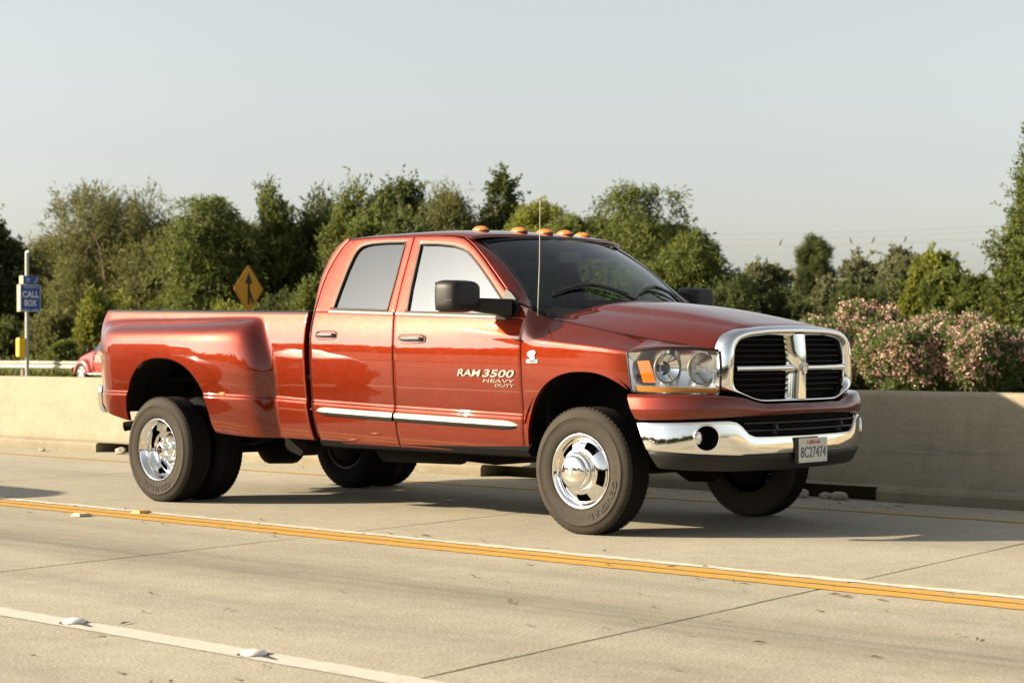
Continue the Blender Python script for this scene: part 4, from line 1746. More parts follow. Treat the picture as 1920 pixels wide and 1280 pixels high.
# ---- door mirrors
def mirror_housing():
    g = G()
    x0, x1 = 3.085, 3.235
    P = []
    # rounded box: super-ellipse rings from front (+x) to the glass side (-x)
    cy, cz, hy, hz = -1.245, 1.505, .140, .105
    for x, k in ((3.365, .50), (3.362, .70), (3.35, .84), (3.325, .93), (3.28, .985), (3.22, 1.0), (3.195, .985), (3.188, .95)):
        row = []
        for a in spaced(0, 2 * math.pi, 48)[:-1]:
            c, s = math.cos(a), math.sin(a)
            row.append((x, cy + math.copysign(abs(c) ** .42, c) * hy * k, cz + math.copysign(abs(s) ** .42, s) * hz * k))
        P.append(row)
    g.grid(P, True, True, close_v=True)
    g.add(P[0], [tuple(range(48))], True)
    g.add(P[-1], [tuple(reversed(range(48)))], False)
    return g
def mirror_arm():
    g = G()
    P = []
    A, B = Vector((3.28, -1.12, 1.452)), Vector((3.46, -.955, 1.432))
    for k in range(11):
        t = k / 10
        c = A.lerp(B, t)
        d = Vector((.62, .78, 0)).normalized()
        n = Vector((d.y, -d.x, 0))
        hh = .045 + .012 * t
        hw = .045 + .01 * t
        row = []
        for a in spaced(0, 2 * math.pi, 24)[:-1]:
            cc, ss = math.cos(a), math.sin(a)
            row.append(c + n * math.copysign(abs(cc) ** .5, cc) * hw + Vector((0, 0, 1)) * math.copysign(abs(ss) ** .5, ss) * hh)
        P.append(row)
    g.grid(P, True, close_v=True)
    g.add(P[0], [tuple(range(24))], False)
    return g
def mirror_sail():
    g = G()
    out = [(3.20, 1.372), (3.45, 1.362), (3.515, 1.375), (3.525, 1.43), (3.50, 1.47), (3.40, 1.552), (3.33, 1.61), (3.325, 1.56), (3.33, 1.43)]
    out = [(3.36, 1.380), (3.45, 1.362), (3.515, 1.375), (3.530, 1.43), (3.50, 1.47), (3.43, 1.528), (3.375, 1.558), (3.36, 1.50)]
    g.add([(x, -w_side(x, z) - .012, z) for x, z in out], [tuple(range(len(out)))], False)
    g.grid([[(x, -w_side(x, z) - .012, z) for x, z in out], [(x, -w_side(x, z) + .01, z) for x, z in out]], False, close_v=True)
    return g
mh, ma, ms = mirror_housing(), mirror_arm(), mirror_sail()
for s in (1, -1):
    k = lambda g: g if s == 1 else g.mirror()
    mo = put("side_mirror", k(mh), M_BLACKT, truck)
    put("mirror_arm", k(ma), M_BLACKT, mo)
    put("mirror_base", k(ms), M_BLACKT, mo)
    gl = G()
    gl.add([(3.1855, s * (-1.245 + .125 * a), 1.505 + .09 * b) for a, b in ((-1, -1), (1, -1), (1, 1), (-1, 1))], [(0, 1, 2, 3)], False)
    put("mirror_glass", gl, M_CHROME, mo)
    gg = G()
    gg.grid([[(x, s * (-1.245 + .1405 * c_), 1.485) for c_ in (0,)] for x in (3.1,)], True) if False else None
    sm = G()
    sm.box((3.27, s * -1.245, 1.4755), (.155, .275, .004))
    put("mirror_seam", sm, M_BLACK, mo)

# ---- wheels
R_T = .402
def tyre():
    g = G()
    hw = .112
    prof = [(.232, hw - .022), (.240, hw - .010), (.262, hw + .002), (.300, hw + .008), (.335, hw + .006), (.337, hw + .0085), (.341, hw + .0085), (.343, hw + .004), (.362, hw - .001), (.380, hw - .010), (.392, hw - .022), (.3985, hw - .034), (R_T, hw - .048), (R_T, .062)]
    for c in (.055, .018, -.018, -.055):
        prof += [(R_T, c + .006), (R_T - .009, c + .004), (R_T - .009, c - .004), (R_T, c - .006)]
    prof += [(R_T, -.062), (R_T, -hw + .048), (.392, -hw + .022), (.380, -hw + .010), (.335, -hw - .006), (.30, -hw - .008), (.25, -hw), (.232, -hw + .02)]
    g.lathe([(r, -a) for r, a in prof], seg=72)
    # shoulder blocks
    for k in range(72):
        a0 = 2 * math.pi * k / 72
        for sgn in (-1, 1):
            P = []
            for (r, yy) in ((R_T - .002, hw - .050), (.3985, hw - .034), (.388, hw - .020)):
                for da in (0, .052):
                    a = a0 + da + (.02 if sgn < 0 else 0)
                    P.append((math.cos(a) * (r + .004), sgn * (yy + .002), math.sin(a) * (r + .004)))
            g.add(P, [(0, 1, 3, 2), (2, 3, 5, 4)], False)
    return mesh_of("tyre", g)
TY = tyre()
TY.materials.append(M_TYRE)
TY.materials.append(M_TREAD)
_sel = []
for p_ in TY.polygons:
    c = p_.center
    r = math.hypot(c.x, c.z)
    if r > .397 and abs(c.y) < .075:
        p_.material_index = 1
def letters_ring(txt, r, h, a0, a1, y):
    """tyre lettering, tops outward, running clockwise seen from outside (-Y)"""
    def pl(u, v, d):
        t = u + .5
        a = a0 + (a1 - a0) * t
        rr = r + v
        return (math.cos(a) * rr, y - d, math.sin(a) * rr)
    return text_fit(txt, (1.0, h), pl, .0022)
def tyre_text(a0, a1):
    g = letters_ring("GENERAL", .296, .040, a0, a1, -.1215)
    return g
M_TYTEXT = mat("tyre_letter", (.022, .02, .018), .7)
def arc_hole(g, ac, r0, r1, da, yf, depth):
    """trapezoid hand hole: dark pocket wall"""
    pass
def disc_with_holes(rin, rout, yfun, n_holes, a_off, h_r0, h_r1, h_half, seg=100, nr=14):
    """annular face with square-ish openings; returns (face G, pocket G)"""
    g, pk = G(), []
    radii = sorted(set(spaced(rin, h_r0, 5) + spaced(h_r0, h_r1, 5) + spaced(h_r1, rout, 5)))
    angs = []
    for k in range(n_holes):
        a = a_off + 2 * math.pi * k / n_holes
        angs += [a - h_half, a + h_half] + [a - h_half + 2 * h_half * q / 5 for q in range(1, 5)]
        b = a_off + 2 * math.pi * (k + 1) / n_holes - h_half
        angs += spaced(a + h_half, b, 9)[1:-1]
    angs = sorted(x % (2 * math.pi) for x in angs)
    n = len(angs)
    def is_hole(am, rm):
        if not (h_r0 < rm < h_r1):
            return False
        for k in range(n_holes):
            a = a_off + 2 * math.pi * k / n_holes
            d = (am - a + math.pi) % (2 * math.pi) - math.pi
            if abs(d) < h_half:
                return True
        return False
    vs = [(math.cos(a) * r, yfun(r), math.sin(a) * r) for r in radii for a in angs]
    fs = []
    for i in range(len(radii) - 1):
        for j in range(n):
            j2 = (j + 1) % n
            da = (angs[j2] - angs[j]) % (2 * math.pi)
            if is_hole(angs[j] + da / 2, (radii[i] + radii[i + 1]) / 2):
                continue
            fs.append((i * n + j, i * n + j2, (i + 1) * n + j2, (i + 1) * n + j))
    g.add(vs, fs, True)
    for k in range(n_holes):
        a = a_off + 2 * math.pi * k / n_holes
        loop = [(a - h_half, h_r0), (a - h_half, h_r1)] + [(a - h_half + 2 * h_half * q / 5, h_r1) for q in range(1, 6)] + [(a + h_half, h_r0)] + [(a + h_half - 2 * h_half * q / 5, h_r0) for q in range(1, 5)]
        P0 = [(math.cos(t) * r, yfun(r), math.sin(t) * r) for t, r in loop]
        P1 = [(x, y + .05, z) for x, y, z in P0]
        pk.append(G().grid([P0, P1], False, close_v=True).add(P1, [tuple(range(len(P1)))], False))
    return g, pk
# front wheel: dished bright face with a tall hub; outer side is -Y
def front_rim():
    g = G()
    g.lathe([(.226, -.06), (.236, -.098), (.2385, -.106), (.236, -.110), (.228, -.108), (.216, -.100), (.206, -.090), (.199, -.078)], seg=72)
    f, p = disc_with_holes(.125, .199, lambda r: -.084 - .040 * (1 - ((r - .125) / .074) ** 1.6) + .006, 5, rad(60), .146, .190, rad(17))
    g.add(f.v, f.f, True)
    g.lathe([(.128, -.117), (.124, -.126), (.121, -.150), (.117, -.158), (.106, -.163), (.100, -.164)], seg=64)
    return g, p
def hub_cap():
    g = G()
    g.lathe([(.104, -.160), (.1035, -.176), (.098, -.186), (.082, -.193), (.055, -.199), (.025, -.202), (.0008, -.2028)], seg=64)
    return g
def cap_emblem():
    g = G()
    for s in (1, -1):
        g.tube([(s * (.008 + .018 * math.sin(-.5 + 3.6 * i / 9)), -.203 + .0012 * i, .018 - .018 * (1 - math.cos(-.5 + 3.6 * i / 9))) for i in range(10)], .005, 6)
    g.prism([(0, -.026), (.012, -.014), (.016, .012), (0, .02), (-.016, .012), (-.012, -.014)], 'Y', -.207, -.195)
    return g
# rear outer wheel: deep dish
def rear_rim():
    g = G()
    g.lathe([(.226, -.06), (.236, -.098), (.2385, -.106), (.236, -.110), (.229, -.108), (.222, -.098), (.215, -.086), (.205, -.076), (.200, -.05), (.200, -.01), (.196, .012), (.188, .026)], seg=72)
    f, p = disc_with_holes(.098, .188, lambda r: .006 + .020 * ((r - .098) / .09) ** 1.5, 5, rad(20), .135, .176, rad(17))
    g.add(f.v, f.f, True)
    g.lathe([(.10, .008), (.094, -.004), (.090, -.022), (.084, -.03), (.064, -.034), (.060, -.036), (.058, -.075), (.052, -.084), (.03, -.088), (.0008, -.089)], seg=48)
    return g, p
def lugs(r, y, n):
    g = G()
    for k in range(n):
        a = 2 * math.pi * k / n + .2
        g.lathe([(.013, y + .02), (.013, y - .012), (.009, y - .018), (.0005, y - .02)], (math.cos(a) * r, 0, math.sin(a) * r), seg=10)
    return g
FR, FRP = front_rim()
RR, RRP = rear_rim()
FRM, RRM = mesh_of("rim", FR), mesh_of("rim", RR)
FRPM = [mesh_of("rim_opening", q) for q in FRP]
RRPM = [mesh_of("rim_opening", q) for q in RRP]
HC, CE, LG = mesh_of("hub_cap", hub_cap()), mesh_of("hub_emblem", cap_emblem()), mesh_of("lug_nut", lugs(.078, -.030, 8))
for me in (FRM, RRM, HC, LG):
    me.materials.append(M_CHROME)
CE.materials.append(M_CHROME2)
for me in FRPM + RRPM:
    me.materials.append(M_DARK)
TT_F = mesh_of("tyre_letters", tyre_text(rad(-8), rad(-74)))
TT_R = mesh_of("tyre_letters", tyre_text(rad(-56), rad(-124)))
for t_ in (TT_F, TT_R):
    t_.materials.append(M_TYTEXT)
drum = G().lathe([(.0005, .055), (.185, .055), (.185, .10), (.0005, .10)], seg=32)
DRM = mesh_of("brake_drum", drum)
DRM.materials.append(M_DARK)
def wheel(name, x, y, s, front, letters, outer=True):
    e = bpy.data.objects.new(name, TY)
    COL.objects.link(e)
    e.parent = truck
    e.location = (x, y, R_T - .004)
    if s < 0:
        e.rotation_euler = (0, 0, math.pi)
    if front:
        r = put("rim", FRM, None, e)
        for q in FRPM:
            put("rim_opening", q, None, e)
        put("hub_cap", HC, None, e)
        put("hub_emblem", CE, None, e)
    else:
        r = put("rim", RRM, None, e)
        for q in RRPM:
            put("rim_opening", q, None, e)
        if outer:
            put("lug_nuts", LG, None, e)
    put("brake_drum", DRM, None, e)
    if letters:
        put("tyre_letters", letters, None, e)
    return e
wheel("front_wheel", 4.077, -.868, 1, True, TT_F)
wheel("front_wheel", 4.077, .868, -1, True, TT_F)
wheel("rear_wheel", 0, -1.112, 1, False, TT_R)
wheel("rear_wheel", 0, 1.112, -1, False, TT_R)
# the inner pair of the duals, dish turned inwards
def inner_wheel(y, s):
    e = bpy.data.objects.new("inner_rear_wheel", TY_IN)
    COL.objects.link(e)
    e.parent = truck
    e.location = (0, y, R_T - .004)
    if s < 0:
        e.rotation_euler = (0, 0, math.pi)
    g = G()
    g.lathe([(.226, -.02), (.236, .098), (.2385, .106), (.236, .110), (.222, .098), (.205, .076), (.20, .0), (.19, -.06), (.06, -.08), (.0005, -.08)], seg=48)
    put("rim", g, M_STEEL, e)
    put("brake_drum", DRM, None, e)
TY_IN = TY.copy()
TY_IN.materials[0] = M_TREAD  # side walls coloured darker to imitate the shadow between the duals
inner_wheel(-.80, 1)
inner_wheel(.80, -1)

# wheel wells
def well(xc, r, y0, y1, z0, ext=None):
    g = G()
    a0 = math.asin(.14 / r)
    pts = [(xc - r * math.cos(a), z0 + r * math.sin(a)) for a in spaced(a0, math.pi - a0 * .3, 24)]
    g.grid([[(x, y, z) for x, z in pts] for y in (y0, y1)], True)
    g.add([(x, y1, z) for x, z in pts], [tuple(range(len(pts)))], False)
    return g
for s in (-1, 1):
    put("wheel_liner", well(4.095, .525, s * .97, s * .50, .54), M_DARK, truck)
    put("wheel_liner", well(.06, .58, s * 1.12, s * .55, .54), M_DARK, truck)

# ---- chassis
for s in (-1, 1):
    put("frame_rail", G().box((1.9, s * .44, .58), (6.0, .07, .16)), M_DARK, truck)
    put("leaf_spring", G().tube([(-.75, s * .52, .60), (-.35, s * .52, .47), (0, s * .52, .44), (.4, s * .52, .47), (.85, s * .52, .58)], [.03, .035, .05, .035, .03], 8), M_DARK, truck)
    put("shock_absorber", G().tube([(.14, s * .40, .42), (.30, s * .42, .72)], .035, 10), M_STEEL, truck)
put("rear_axle", G().tube([(0, -1.0, .40), (0, -.22, .40), (0, -.12, .40), (0, .12, .40), (0, .22, .40), (0, 1.0, .40)], [.055, .06, .16, .17, .06, .055], 16, up=(0, 0, 1)), M_DARK, truck)
put("front_axle", G().tube([(4.077, -.8, .40), (4.077, .0, .40), (4.077, .16, .40), (4.077, .34, .40), (4.077, .44, .40), (4.077, .8, .40)], [.05, .055, .13, .14, .055, .05], 14), M_DARK, truck)
put("drive_shaft", G().tube([(.1, 0, .42), (2.2, .05, .52)], .055, 12), M_DARK, truck)
put("gearbox", G().prism([(2.2, .36), (2.6, .34), (3.1, .42), (3.4, .46), (3.4, .62), (2.2, .62)], 'Y', -.20, .28), M_DARK, truck)
put("fuel_tank", G().prism([(.75, .42), (.85, .36), (1.55, .37), (1.65, .42), (1.65, .60), (.75, .60)], 'Y', .05, .75), M_DARK, truck)
put("engine_sump", G().prism([(3.5, .46), (3.7, .40), (4.4, .42), (4.6, .50), (4.6, .7), (3.5, .7)], 'Y', -.28, .28), M_DARK, truck)
put("exhaust_pipe", G().tube([(2.6, -.36, .47), (1.0, -.40, .47), (.55, -.42, .62), (-.25, -.46, .66), (-.55, -.62, .60), (-.80, -.84, .555), (-.88, -.90, .54)], [.05, .05, .05, .05, .042, .038, .038], 12), M_DARK, truck)
put("muffler", G().tube([(2.55, -.45, .47), (2.5, -.45, .47), (1.75, -.45, .46), (1.7, -.45, .46)], [.06, .12, .12, .06], 16), M_DARK, truck)
put("spring_bracket", G().prism([(.78, .40), (.95, .36), (1.02, .44), (1.0, .60), (.74, .60)], 'Y', -.60, -.44), M_DARK, truck)
put("hitch", G().box((-1.16, 0, .52), (.20, .10, .09)), M_DARK, truck)
put("tow_hitch_bar", G().box((-1.0, 0, .53), (.08, 1.0, .08)), M_DARK, truck)
put("bed_underside", G().box((.2, 0, .80), (2.5, 1.0, .10)), M_DARK, truck)
put("radiator_support", G().box((4.86, 0, .80), (.05, 1.30, .62)), M_DARK, truck)
put("engine_bay", G().box((4.25, 0, .95), (1.15, 1.06, .44)), M_DARK, truck)

# ---- cabin
put("dashboard", G().prism([(3.28, 1.02), (3.20, 1.22), (3.26, 1.36), (3.62, 1.42), (3.68, 1.30), (3.68, .9), (3.4, .9)], 'Y', -.80, .80), M_INT, truck)
put("firewall", G().box((3.69, 0, .95), (.03, 1.7, .75)), M_DARK, truck)
put("headliner", G().grid([[(x, y, 1.925 - .10 * abs(y / .74) ** 4) for y in spaced(-.74, .74, 10)] for x in spaced(1.62, 2.92, 6)], True), M_INT, truck)
def seat(x, y, w):
    st_ = thing_part = bpy.data.objects.new("seat", mesh_of("seat", G().grid([[(x + a, y + w * math.copysign(abs(math.cos(b)) ** .4, math.cos(b)), .92 + .10 * math.copysign(abs(math.sin(b)) ** .5, math.sin(b)) + .08 * (a + .25)) for b in spaced(0, 2 * math.pi, 20)[:-1]] for a in spaced(-.25, .27, 6)], True, close_v=True)))
    st_.data.materials.append(M_INT)
    COL.objects.link(st_)
    st_.parent = truck
    g = G()
    g.grid([[(x - .27 - .22 * q + .075 * math.sin(b), y + w * (1 - .25 * q ** 3) * math.copysign(abs(math.cos(b)) ** .4, math.cos(b)), .95 + .62 * q) for b in spaced(0, 2 * math.pi, 20)[:-1]] for q in spaced(0, 1, 8)], True, close_v=True)
    put("seat_back", g, M_INT, st_)
    h = G()
    h.grid([[(x - .50 + .05 * math.sin(b), y + .125 * math.copysign(abs(math.cos(b)) ** .5, math.cos(b)), 1.60 + .17 * q) for b in spaced(0, 2 * math.pi, 16)[:-1]] for q in (0, .15, .5, .85, 1)], True, close_v=True)
    put("headrest", h, M_INT, st_)
seat(2.88, -.42, .27)
seat(2.88, .42, .27)
seat(2.12, 0, .70)
sw = G()
rows = []
for a in spaced(0, 2 * math.pi, 32)[:-1]:
    c = Vector((3.13, .42, 1.27)) + Vector((-.42, 0, .9)).normalized() * math.sin(a) * .185 + Vector((0, 1, 0)) * math.cos(a) * .185
    o = (c - Vector((3.13, .42, 1.27))).normalized()
    ax = Vector((.9, 0, .42)).normalized()
    rows.append([c + (o * math.cos(b) + ax * math.sin(b)) * .016 for b in spaced(0, 2 * math.pi, 8)[:-1]])
sw.grid(rows, True, close_u=True, close_v=True)
sw.tube([(3.13, .42, 1.27), (3.36, .42, 1.17)], .03, 8)
put("steering_wheel", sw, M_BLACK, truck)
put("rear_view_mirror", G().box((3.12, .0, 1.80), (.03, .23, .07)), M_BLACK, truck)

# ================================================================== beyond the barrier
def view_ray(px, py):
    """direction through a point of the 1920 x 1280 photograph, used to lay the far things out"""
    return cf + cr2 * ((px - 960) / 3580.63) - cu2 * ((py - 640) / 3580.63)
def far_at(px, Y, py=656):
    d = view_ray(px, py)
    t = (Y - CAM_POS.y) / d.y
    return CAM_POS + d * t
def px_per_m(px, Y):
    q = far_at(px, Y)
    return 3580.63 / ((q - CAM_POS).dot(cf))

# ------------------------------------------------------------------ foliage
def leaf_mat(name, dark, mid, light, trans=.35):
    m = mat(name, mid, .6, spec=.25)
    n = N(m)
    at = n.new('Attribute')
    at.attribute_name = 'tint'
    c = n.ramp(at.outputs['Fac'], [(0, dark), (.5, mid), (1, light)])
    n.color(c)
    tr = n.new('BsdfTranslucent')
    n.link(n.mix(.5, c, light), tr.inputs['Color'])
    mx = n.new('MixShader')
    mx.inputs[0].default_value = trans
    n.link(n.bsdf.outputs[0], mx.inputs[1])
    n.link(tr.outputs[0], mx.inputs[2])
    n.link(mx.outputs[0], n.out.inputs['Surface'])
    return m
L_OLIVE = leaf_mat("leaf_olive", (.055, .066, .022), (.125, .135, .044), (.22, .215, .075), .42)
L_GREEN = leaf_mat("leaf_green", (.040, .060, .016), (.102, .135, .032), (.21, .225, .05), .42)
L_DARK = leaf_mat("leaf_dark", (.030, .044, .015), (.070, .094, .028), (.14, .155, .048), .42)
L_LIME = leaf_mat("leaf_lime", (.075, .095, .018), (.165, .19, .032), (.29, .29, .045), .42)
L_FAR = leaf_mat("leaf_far", (.085, .098, .055), (.15, .165, .085), (.23, .235, .11), .42)
L_OLEANDER = leaf_mat("leaf_oleander", (.045, .075, .02), (.10, .15, .04), (.17, .21, .06), .42)
L_PINK = leaf_mat("petal_pink", (.70, .30, .30), (.86, .50, .47), (.92, .70, .64), .35)
def bark_mat():
    m = mat("bark", (.10, .075, .05), .9)
    n = N(m)
    v = n.coord('Object', (3, 3, .6))
    n.color(n.ramp(n.noise(v, 6, 5, .7), [(.3, (.045, .034, .022)), (.7, (.16, .125, .085))]))
    n.bump(n.noise(v, 12, 5, .7), .6, .03)
    return m
M_BARK = bark_mat()

def leaves_mesh(name, pos, dirs, L, W, rng, curl=.25):
    """diamond leaves: pos (n,3), dirs (n,3) unit, length and width arrays"""
    n = len(pos)
    rnd = rng.normal(size=(n, 3))
    side = np.cross(dirs, rnd)
    side /= np.linalg.norm(side, axis=1)[:, None] + 1e-9
    nor = np.cross(side, dirs)
    a = pos
    b = pos + dirs * (L * .45)[:, None] + side * (W * .5)[:, None] + nor * (L * curl * .3)[:, None]
    c = pos + dirs * L[:, None] - nor * (L * curl * .4)[:, None]
    d = pos + dirs * (L * .45)[:, None] - side * (W * .5)[:, None] + nor * (L * curl * .3)[:, None]
    V = np.stack([a, b, c, d], 1).reshape(-1, 3)
    me = bpy.data.meshes.new(name)
    me.vertices.add(n * 4)
    me.vertices.foreach_set('co', V.ravel().astype(np.float32))
    me.loops.add(n * 4)
    me.loops.foreach_set('vertex_index', np.arange(n * 4, dtype=np.int32))
    me.polygons.add(n)
    me.polygons.foreach_set('loop_start', np.arange(0, n * 4, 4, dtype=np.int32))
    me.polygons.foreach_set('loop_total', np.full(n, 4, dtype=np.int32))
    me.update(calc_edges=True)
    return me
def set_tint(me, t):
    at = me.attributes.new('tint', 'FLOAT', 'FACE')
    at.data.foreach_set('value', t.astype(np.float32))

def unit(v):
    return v / (np.linalg.norm(v, axis=-1, keepdims=True) + 1e-9)

def crown_arrays(rng, lobes, n_twig, per, twig_len, leaf, up=.5, outw=.9, droop=0.0, surf=.55, wander=.35):
    """lobes: (cx,cy,cz,rx,ry,rz). twigs spring from points in the lobes; leaves sit along each twig"""
    lobes = np.array(lobes, float)
    vol = lobes[:, 3] * lobes[:, 4] * lobes[:, 5]
    pick = rng.choice(len(lobes), n_twig, p=vol ** .8 / (vol ** .8).sum())
    l = lobes[pick]
    u = unit(rng.normal(size=(n_twig, 3)))
    r = rng.random(n_twig) ** (1 / 3) * (1 - surf) + surf * (1 - np.abs(rng.normal(0, .10, n_twig)))
    r *= 1 + .16 * np.sin(u[:, 0] * 5 + l[:, 0] * 3) * np.cos(u[:, 2] * 6 + l[:, 2] * 2)
    base = l[:, :3] + u * l[:, 3:] * r[:, None]
    d = unit(u * outw + rng.normal(0, wander, (n_twig, 3)) + np.array([0, 0, up]))
    tl = twig_len * (.5 + rng.random(n_twig))
    t = rng.random((n_twig, per))
    dr = np.zeros((n_twig, per, 3))
    dr[:, :, 2] = -droop * (t ** 2) * tl[:, None]
    P = base[:, None, :] + d[:, None, :] * (t * tl[:, None])[:, :, None] + dr + rng.normal(0, leaf * .35, (n_twig, per, 3))
    ld = unit(d[:, None, :] * .9 + rng.normal(0, .55, (n_twig, per, 3)) + np.array([0, 0, -droop * .8]))
    tint = np.clip(.45 + rng.normal(0, .16, (n_twig, 1)) + rng.normal(0, .13, (n_twig, per)), 0, 1)
    return P.reshape(-1, 3), ld.reshape(-1, 3), tint.reshape(-1), base, d

def make_plant(name, label, cat, group, px, Y, top, half_px, leafm, style, seed, dens=1.0, base_z=0.0, low=.0, trunk=True):
    """a tree whose crown spans half_px each side of px and reaches the photo height `top`"""
    rng = np.random.default_rng(seed)
    k = px_per_m(px, Y)
    q = far_at(px, Y)
    H = 1.1845 + (656 - top) / k
    Wd = half_px / k
    t = thing(name, label, cat, (q.x, q.y, base_z), rng.random() * 6.28 * 0, group)
    lobes = []
    if style == 'feather':
        for i in range(16):
            a = rng.random() * 6.28
            rr = Wd * (.15 + .72 * rng.random())
            hz = H * (.22 + .52 * rng.random())
            lobes.append((math.cos(a) * rr, math.sin(a) * rr * .8, hz, Wd * .32, Wd * .32, H * (.13 + .10 * rng.random())))
        for i in range(6):
            a = rng.random() * 6.28
            rr = Wd * .62 * rng.random()
            lobes.append((math.cos(a) * rr, math.sin(a) * rr, H * (.74 + .08 * rng.random()), Wd * .16, Wd * .16, H * .14))
        kw = dict(twig_len=H * .13, up=1.15, outw=.6, droop=.25, leaf=.16)
        nt, per, LL, WW = 2600, 14, .20, .032
    elif style == 'pepper':
        for i in range(15):
            a = rng.random() * 6.28
            rr = Wd * (.1 + .75 * rng.random())
            hz = H * (.30 + .48 * rng.random()) * (1 - .25 * (rr / Wd) ** 2)
            lobes.append((math.cos(a) * rr, math.sin(a) * rr * .8, hz, Wd * .34, Wd * .34, H * .15))
        for i in range(5):
            a = rng.random() * 6.28
            rr = Wd * .5 * rng.random()
            lobes.append((math.cos(a) * rr, math.sin(a) * rr, H * .84, Wd * .22, Wd * .22, H * .08))
        kw = dict(twig_len=H * .13, up=.55, outw=.8, droop=1.0, leaf=.14)
        nt, per, LL, WW = 2300, 14, .17, .04
    elif style == 'column':
        n = 9
        for i in range(n):
            f = i / (n - 1)
            ww = Wd * (1.25 - .75 * f ** 2.2)
            for j in range(2 if f < .8 else 1):
                a = rng.random() * 6.28
                lobes.append((math.cos(a) * ww * .38, math.sin(a) * ww * .38, H * (.16 + .74 * f), ww * .62, ww * .62, H * .10))
        kw = dict(twig_len=H * .09, up=1.5, outw=.5, droop=.0, leaf=.12, wander=.25)
        nt, per, LL, WW = 2600, 14, .15, .05
    elif style == 'clump':
        for i in range(20):
            a = rng.random() * 6.28
            rr = Wd * (.1 + .7 * rng.random())
            hz = H * (.30 + .60 * rng.random() * (1 - .35 * rr / Wd))
            s = .14 + .12 * rng.random()
            lobes.append((math.cos(a) * rr, math.sin(a) * rr, hz, Wd * s * 1.6, Wd * s * 1.6, H * s * .62))
        kw = dict(twig_len=H * .05, up=.35, outw=1.0, droop=.1, leaf=.12)
        nt, per, LL, WW = 2600, 14, .13, .070
    elif style == 'pine':
        for i in range(15):
            f = i / 14
            a = i * 2.4 + .4 * rng.random()
            ww = Wd * (.95 - .55 * f)
            s = .20 + .08 * rng.random()
            lobes.append((math.cos(a) * ww * .85, math.sin(a) * ww * .6, H * (.36 + .56 * f), Wd * s, Wd * s, H * .075))
        kw = dict(twig_len=H * .05, up=1.2, outw=.5, droop=.0, leaf=.10)
        nt, per, LL, WW = 1500, 18, .17, .018
    else:   # bush
        for i in range(12):
            a = rng.random() * 6.28
            rr = Wd * .7 * rng.random() ** .5
            lobes.append((math.cos(a) * rr, math.sin(a) * rr * .7, H * (.25 + .40 * rng.random() * (1 - .4 * rr / Wd)), Wd * .36, Wd * .30, H * .27))
        kw = dict(twig_len=H * .12, up=.9, outw=.7, droop=.15, leaf=.10)
        nt, per, LL, WW = 1500, 14, .14, .04
    nt = int(nt * dens)
    P, D, T, base, bd = crown_arrays(rng, lobes, nt, per, **kw)
    if style not in ('pine', 'bush'):
        # loose young shoots that break up the outline
        kw2 = dict(kw)
        kw2.update(twig_len=H * .11, up=kw['up'] + .7, surf=.93, wander=.45)
        P2, D2, T2, b2, d2 = crown_arrays(rng, lobes, 260, 18, **kw2)
        P, D, T = np.concatenate([P, P2]), np.concatenate([D, D2]), np.concatenate([T, np.clip(T2 + .12, 0, 1)])
        base, bd = np.concatenate([b2[:90], base]), np.concatenate([d2[:90], bd])
    keep = P[:, 2] > .03
    P, D, T = P[keep], D[keep], T[keep]
    # settle the crown to the wanted top
    ztop = P[:, 2].max()
    P[:, 2] *= H / ztop
    n = len(P)
    sc = max(1.0, 60 / k)
    me = leaves_mesh("crown", P, D, LL * sc * (.6 + .8 * rng.random(n)), WW * sc * (.7 + .6 * rng.random(n)), rng)
    set_tint(me, T)
    put("crown", me, leafm, t)
    # trunk and limbs
    g = G()
    r0 = .035 * H * (.7 if style in ('column', 'bush') else 1)
    nst = {'feather': 4, 'bush': 4, 'pepper': 3, 'clump': 2}.get(style, 1)
    for s_ in range(nst):
        a = s_ * 2.2 + rng.random()
        lean = Wd * (.0 if nst == 1 else .28)
        top_ = Vector((math.cos(a) * lean * 1.6, math.sin(a) * lean * 1.3, H * (.86 if style in ('pine', 'column') else .62)))
        pth = [Vector((math.cos(a) * .12 * nst, math.sin(a) * .12 * nst, 0))]
        for j in range(1, 6):
            f = j / 5
            pth.append(Vector((top_.x * f ** 1.3 + rng.normal(0, .05), top_.y * f ** 1.3 + rng.normal(0, .05), top_.z * f)))
        g.tube(pth, [r0 * (1 - .85 * j / 5) for j in range(6)], 7)
    lim = lobes[::max(1, len(lobes) // 12)]
    for lb in lim:
        c = Vector(lb[:3]) * 1.0
        c.z *= H / ztop
        st_ = Vector((c.x * .15, c.y * .15, c.z * .55))
        g.tube([st_, st_.lerp(c, .5) + Vector((0, 0, .08 * H * .3)), c], [r0 * .35, r0 * .22, r0 * .08], 5)
    nb = min(220, len(base))
    for i in range(nb):
        b = Vector(base[i])
        b.z *= H / ztop
        dd = Vector(bd[i])
        g.tube([b - dd * .5, b + dd * .4], [.018 * sc, .006 * sc], 3, caps=False)
    put("trunk", g, M_BARK, t)
    return t, P, D, T, k

